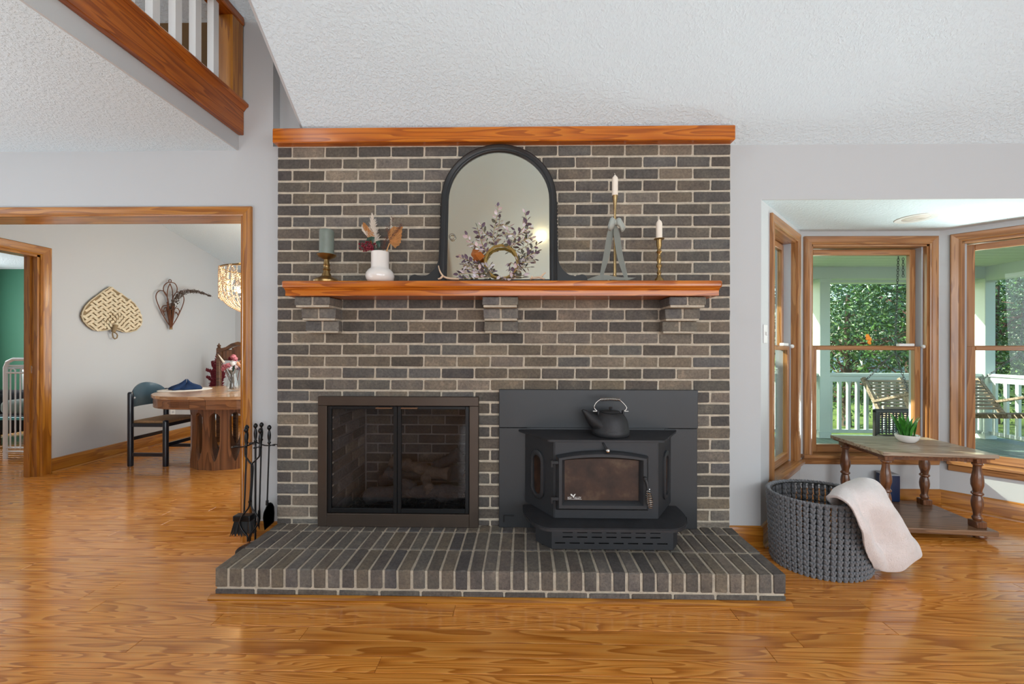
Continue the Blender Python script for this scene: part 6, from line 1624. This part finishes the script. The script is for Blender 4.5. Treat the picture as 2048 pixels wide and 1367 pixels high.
for px_, lab in ((PX1, 'white square porch post framed in the middle bay window'), (PX2, 'white square porch post at the outer porch corner behind the swing')):
    t = thing('porch_post', lab, 'post', (px_ + .072, YP + .02, PZf), group='porch posts')
    MB().box(px_, px_ + .145, YP - .055, YP + .09, PZf, 2.226, .004).build('shaft', 'porch_white', t)
    MB().box(px_ - .012, px_ + .157, YP - .067, YP + .102, PZf, PZf + .10, .005).build('base_block', 'porch_white', t)
    MB().box(px_ - .01, px_ + .155, YP - .065, YP + .10, 2.17, 2.224, .005).build('capital', 'porch_white', t)
bal_me = None
def railing(label, a, b):
    """railing between two (x, y) points"""
    global bal_me
    a, b = Vector((*a, 0)), Vector((*b, 0)); d = (b - a); L_ = d.length; ang = math.atan2(d.y, d.x)
    t = thing('porch_railing', label, 'railing', (a.x, a.y, PZf), ang, 'white porch railings')
    MB().box(0, L_, -.045, .045, .885, .925, .004).build('cap_rail', 'porch_white', t, local=True)
    MB().box(0, L_, -.02, .02, .80, .885, .003).build('top_rail', 'porch_white', t, local=True)
    MB().box(0, L_, -.02, .02, .065, .115, .003).build('bottom_rail', 'porch_white', t, local=True)
    n_ = int(L_ / .122)
    for i in range(n_):
        if bal_me is None: o = MB().box(-.019, .019, -.019, .019, .115, .80).build('baluster', 'porch_white', t, local=True); bal_me = o.data
        else: o = link('baluster', bal_me, None, t)
        o.location = (.06 + i * (L_ - .12) / max(1, n_ - 1), 0, 0)
railing('white porch railing with square balusters between the two posts', (PX1 + .145, YP + .02), (PX2, YP + .02))
railing('white porch railing running on past the first post behind the window frame', (1.6, YP + .02), (PX1, YP + .02))
railing('white porch side railing beyond the swing armrest', (PX2 + .07, YP - .055), (PX2 + .07, 3.5))

# porch swing on chains
sx0, sx1 = 4.72, 6.28
sw_ = thing('porch_swing', 'weathered slatted timber porch swing hung on chains', 'swing', ((sx0 + sx1) / 2, 5.1, .36))
def swp(t_, s_): return None
yb0, zb0_, yb1, zb1_ = 5.24, .40, 5.50, .80           # back: foot and top
for i in range(9):
    t = (i + .5) / 9; y, z = yb0 + (yb1 - yb0) * t, zb0_ + .03 + (zb1_ - zb0_ - .03) * t
    mb = MB(); mb.box(sx0 + .03, sx1 - .03, -.0075, .0075, -.0175, .0175, .002)
    o = mb.build('back_slat', 'grey_timber', sw_, local=True); o.location = Vector((0, y, z)) - sw_.location.xyz * Vector((1, 1, 1)) if False else Vector((-sw_.location.x, y - 5.1, z - .36)); o.rotation_euler = (R(-33), 0, 0)
for i in range(7):
    t = i / 6; y, z = 4.80 + (5.22 - 4.80) * t, .455 - .075 * t
    mb = MB(); mb.box(sx0 + .02, sx1 - .02, -.026, .026, -.009, .009, .002); o = mb.build('seat_slat', 'grey_timber', sw_, local=True); o.location = Vector((-sw_.location.x, y - 5.1, z - .36)); o.rotation_euler = (R(-10), 0, 0)
def beam(mb, a, b, w, h):
    a, b = Vector(a), Vector(b); d = (b - a).normalized(); sx_ = Vector((1, 0, 0)) * w / 2; up = sx_.cross(d).normalized() * h / 2
    q = [a - sx_ - up, a + sx_ - up, a + sx_ + up, a - sx_ + up, b - sx_ - up, b + sx_ - up, b + sx_ + up, b - sx_ + up]
    mb.add([tuple(v) for v in q], [(0, 1, 2, 3), (7, 6, 5, 4), (0, 1, 5, 4), (1, 2, 6, 5), (2, 3, 7, 6), (3, 0, 4, 7)])
for x in (sx0, sx0 + .5, sx1 - .5, sx1):
    mb = MB(); beam(mb, (x, yb0 - .01, .35), (x, yb1 + .03, zb1_ + .02), .04, .05); mb.build('back_support', 'grey_timber', sw_)
    mb = MB(); beam(mb, (x, 4.76, .43), (x, 5.27, .345), .04, .06); mb.build('seat_support', 'grey_timber', sw_)
for x in (sx0 - .01, sx1 + .01):
    mb = MB(); beam(mb, (x, 5.34, .52), (x, 4.84, .68), .07, .028); mb.build('armrest', 'grey_timber', sw_)
    mb = MB(); beam(mb, (x, 4.80, .40), (x, 4.90, .665), .045, .07); mb.build('arm_post', 'grey_timber', sw_)
def chain(name, a, b, parent, link_=.042):
    a, b = Vector(a), Vector(b); d = (b - a); n_ = int(d.length / (link_ * .74)); q = d.to_track_quat('Z', 'Y').to_matrix(); mb = MB()
    for i in range(n_):
        c_ = a + d * ((i + .5) / n_); rot = q @ Matrix.Rotation(R(90) * (i % 2) + .3, 3, 'Z'); pts = []
        for k in range(10):
            t = 2 * math.pi * k / 10; pts.append(c_ + rot @ Vector((.0105 * math.cos(t), 0, link_ * .5 * math.sin(t))))
        mb.tube(pts, .0034, 5, closed=True)
    return mb.build(name, 'chain', parent, smooth=60)
for x in (sx0, sx1):
    top = Vector((x - .0 if x < 5 else x + .03, 5.02, PC)); kn = Vector((x, 5.06, 1.18))
    chain('chain', top - Vector((0, 0, .03)), kn, sw_); chain('chain', kn, (x, yb1 - .02, zb1_), sw_); chain('chain', kn, (x, 4.88, .69), sw_)
    chain('chain_end', top - Vector((-.06, 0, .02)), top - Vector((-.06, 0, .26)), sw_)
    MB().tube([top + Vector((0, 0, .0)), top - Vector((0, 0, .04))], .006, 6).build('ceiling_hook', 'chain', sw_)

# woven porch chair just outside the window
wx0, wx1, wy = P(1751, 840, 4.1).x, P(1751, 840, 4.1).x + .46, 4.1
wc_ = thing('porch_chair', 'dark woven porch chair standing outside behind the potted plant', 'chair', ((wx0 + wx1) / 2, wy - .2, PZf))
ztc = CAM_Z + (695 - 815) / (F_PX / wy)
for x in (wx0, wx1): MB().box(x - .018, x + .018, wy - .018, wy + .018, PZf, ztc, .006).build('back_post', 'black_wicker', wc_)
MB().box(wx0 - .018, wx1 + .018, wy - .02, wy + .02, ztc - .035, ztc + .004, .008).build('top_rail', 'black_wicker', wc_)
zb5 = PZf + .40; n_ = 12
for i in range(n_):
    x = wx0 + .035 + (wx1 - wx0 - .07) * i / (n_ - 1); MB().box(x - .007, x + .007, wy - .006 + (.006 if i % 2 else 0), wy + (.006 if i % 2 else 0), zb5, ztc - .03).build('upright_strap', 'black_wicker', wc_)
for i in range(9):
    z = zb5 + .02 + (ztc - .05 - zb5 - .02) * i / 8; MB().tube([(wx0 + (wx1 - wx0) * k / 24, wy + .007 * math.sin(k * math.pi / 1.0 + i * math.pi) + rng.uniform(-.002, .002), z + rng.uniform(-.003, .003)) for k in range(25)], .0055, 5).build('woven_strand', 'black_wicker', wc_)
MB().box(wx0 - .01, wx1 + .01, wy - .45, wy, zb5 - .04, zb5, .01).build('seat', 'black_wicker', wc_)
for x in (wx0, wx1): MB().box(x - .018, x + .018, wy - .455, wy - .42, PZf, zb5 - .03, .004).build('leg', 'black_wicker', wc_)

# small orange blossom ornament on the pane of the middle window
oc = P(1738, 680, BY + .06)
og = thing('orange_ornament', 'small orange flower ornament hanging inside the upper pane of the middle window', 'ornament', (oc.x, BY + .06, oc.z))
def opx(x, y, d=0): return P(1535 + x / 4.882, 420 + y / 4.882, BY + .06 + d)
for (x, y, r_) in ((975, 1228, 20), (990, 1250, 20), (972, 1255, 15), (1005, 1262, 14), (992, 1288, 19), (1000, 1300, 14)):
    MB().sphere(opx(x, y), r_ / 4.882 / (F_PX / 3.19), 2, (1, .25, 1)).build('petal', 'orange', og, smooth=180)

# trees, shrubs
def foliage(n, c, rad, size, seed, zmin=None):
    g = np.random.default_rng(seed); u = g.normal(size=(n, 3)); u /= np.linalg.norm(u, axis=1)[:, None]; r = g.random(n) ** .38
    lump = 1 + .22 * np.sin(u[:, 0] * 5 + seed) * np.cos(u[:, 2] * 6 + seed * 2) + .12 * np.sin(u[:, 1] * 11 + u[:, 2] * 9)
    pc = np.array(c) + u * (r * lump)[:, None] * np.array(rad)
    if zmin is not None: pc[:, 2] = np.maximum(pc[:, 2], zmin + g.random(n) * .1)
    d = u * .6 + g.normal(size=(n, 3)) * .7; d[:, 2] -= .25; d /= np.linalg.norm(d, axis=1)[:, None]
    e = np.cross(d, g.normal(size=(n, 3))); e /= np.linalg.norm(e, axis=1)[:, None]; s = size * g.uniform(.6, 1.3, n)[:, None]
    f = np.cross(d, e)
    V = np.stack([pc, pc + d * s * .5 + e * s * .22 - f * s * .05, pc + d * s, pc + d * s * .5 - e * s * .22 - f * s * .05, pc + d * s * .5 + f * s * .03], 1).reshape(-1, 3)
    i = np.arange(n)[:, None] * 5
    F = np.concatenate([i + np.array([[0, 1, 4]]), i + np.array([[1, 2, 4]]), i + np.array([[2, 3, 4]]), i + np.array([[3, 0, 4]])], 0)
    return V, F
def tree(name, label, x, y, rad, zc, n, size, mat, seed, trunk=.09, branches=9):
    t = thing(name, label, 'tree' if 'tree' in name else 'shrub', (x, y, GZ), group='garden greenery beyond the porch')
    V, F = foliage(n, (x, y, zc), rad, size, seed); raw('foliage', V, F, mat, t)
    g = random.Random(seed); mb = MB(); mb.tube(spline([(x, y, GZ), (x + g.uniform(-.1, .1), y, (GZ + zc) / 2), (x + g.uniform(-.15, .15), y, zc + rad[2] * .5)], 5), [trunk * (1 - .06 * k) for k in range(11)], 9); mb.build('trunk', 'bark', t, smooth=60)
    mb = MB()
    for i in range(branches * 3):
        a = g.uniform(0, 6.28); z0 = g.uniform(GZ + .4, zc + rad[2] * .2); p = Vector((x, y, z0)); q = p + Vector((math.cos(a) * rad[0] * .9, math.sin(a) * rad[1] * .95, g.uniform(.0, .9)))
        mb.tube(spline([p, p.lerp(q, .5) + Vector((0, 0, g.uniform(-.1, .2))), q], 4), [.022, .02, .018, .016, .014, .012, .01, .008, .004], 5)
    mb.build('branches', 'twig', t)
G = [('evergreen_shrub', 'bright glossy evergreen shrub beside the first porch post', 7.0, 8.6, (1.25, 1.0, 1.75), 1.5, 5200, .11, 'leaf_a', 11),
     ('evergreen_shrub', 'glossy dark shrub filling the upper middle window behind the orange ornament', 8.9, 9.2, (1.35, 1.0, 1.7), 2.2, 5200, .11, 'leaf_b', 12),
     ('evergreen_shrub', 'twiggy brown green shrub behind the swing chain', 10.6, 9.0, (1.2, 1.0, 1.9), 1.7, 4600, .10, 'leaf_a', 13),
     ('dark_tree', 'dark dense tree behind the outer porch corner', 12.6, 9.4, (1.7, 1.3, 2.3), 1.9, 6500, .11, 'leaf_b', 14),
     ('dark_tree', 'dark tree filling the angled window above the swing armrest', 15.4, 10.0, (2.0, 1.5, 2.6), 2.2, 6500, .12, 'leaf_b', 15),
     ('background_tree', 'tall blue green tree at the back of the lawn behind the car', 12.5, 17.0, (3.6, 2.0, 4.4), 3.4, 8000, .20, 'leaf_c', 16),
     ('background_tree', 'tall bushy tree at the back of the lawn near the first porch post', 7.0, 16.5, (3.4, 2.0, 4.4), 3.2, 8000, .20, 'leaf_c', 17),
     ('background_tree', 'tall deep green tree far behind the outer porch post', 18.8, 18.0, (4.0, 2.0, 4.6), 3.6, 8000, .22, 'leaf_b', 18),
     ('background_tree', 'tall deep green tree far off at the end of the lawn', 25.5, 19.0, (4.4, 2.5, 4.8), 3.6, 7000, .24, 'leaf_b', 19),
     ('background_tree', 'pale green tree far off seen through the narrow bay window', 1.5, 17.5, (3.6, 2.0, 4.6), 3.4, 7000, .22, 'leaf_a', 20)]
for a in G: tree(*a)
# hedge line that closes the view far behind
for i, x in enumerate((-3, 3.5, 10, 16.5, 23, 29.5, 36)):
    pass

# parked car half hidden by the shrubs
ca = thing('parked_car', 'pale blue car parked beyond the lawn between the shrubs', 'car', (11.2, 13.6, GZ), R(4))
prof = [(-2.1, .35), (-2.12, .62), (-2.0, .80), (-1.25, .92), (-.75, 1.36), (.55, 1.40), (1.25, .98), (1.95, .86), (2.12, .62), (2.1, .32)]
MB().prism(prof, -.82, .82, 'XZ', .05).build('body', 'car', ca, local=True, smooth=40)
for s_ in (-1, 1):
    MB().prism([(-1.08, .95), (-.68, 1.30), (-.12, 1.33), (-.12, .95)], s_ * .822 - .004, s_ * .822 + .004, 'XZ').build('side_window', 'fire_glass', ca, local=True)
    MB().prism([(-.06, .95), (-.06, 1.33), (.50, 1.33), (1.06, .97)], s_ * .822 - .004, s_ * .822 + .004, 'XZ').build('side_window', 'fire_glass', ca, local=True)
    for x in (-1.35, 1.32): 
        mb = MB(); mb.lathe([(0, -.09), (.20, -.09), (.31, -.07), (.32, 0), (.31, .07), (.20, .09), (0, .09)], (x, s_ * .76, .32), 24, axis='Y'); wh = mb.build('wheel', 'tyre', ca, local=True, smooth=40)
        MB().lathe([(0, s_ * .092 - .004), (.19, s_ * .092 - .004), (.19, s_ * .092 + .004), (0, s_ * .092 + .004)], (x, s_ * .76, .32), 18, axis='Y').build('hubcap', 'nickel', wh, local=True)
    for x in (-2.06, 2.02): MB().box(x - .07, x + .07, s_ * .62 - .14, s_ * .62 + .14, .60, .74, .02).build('lamp_glass', 'grey_plastic', ca, local=True)
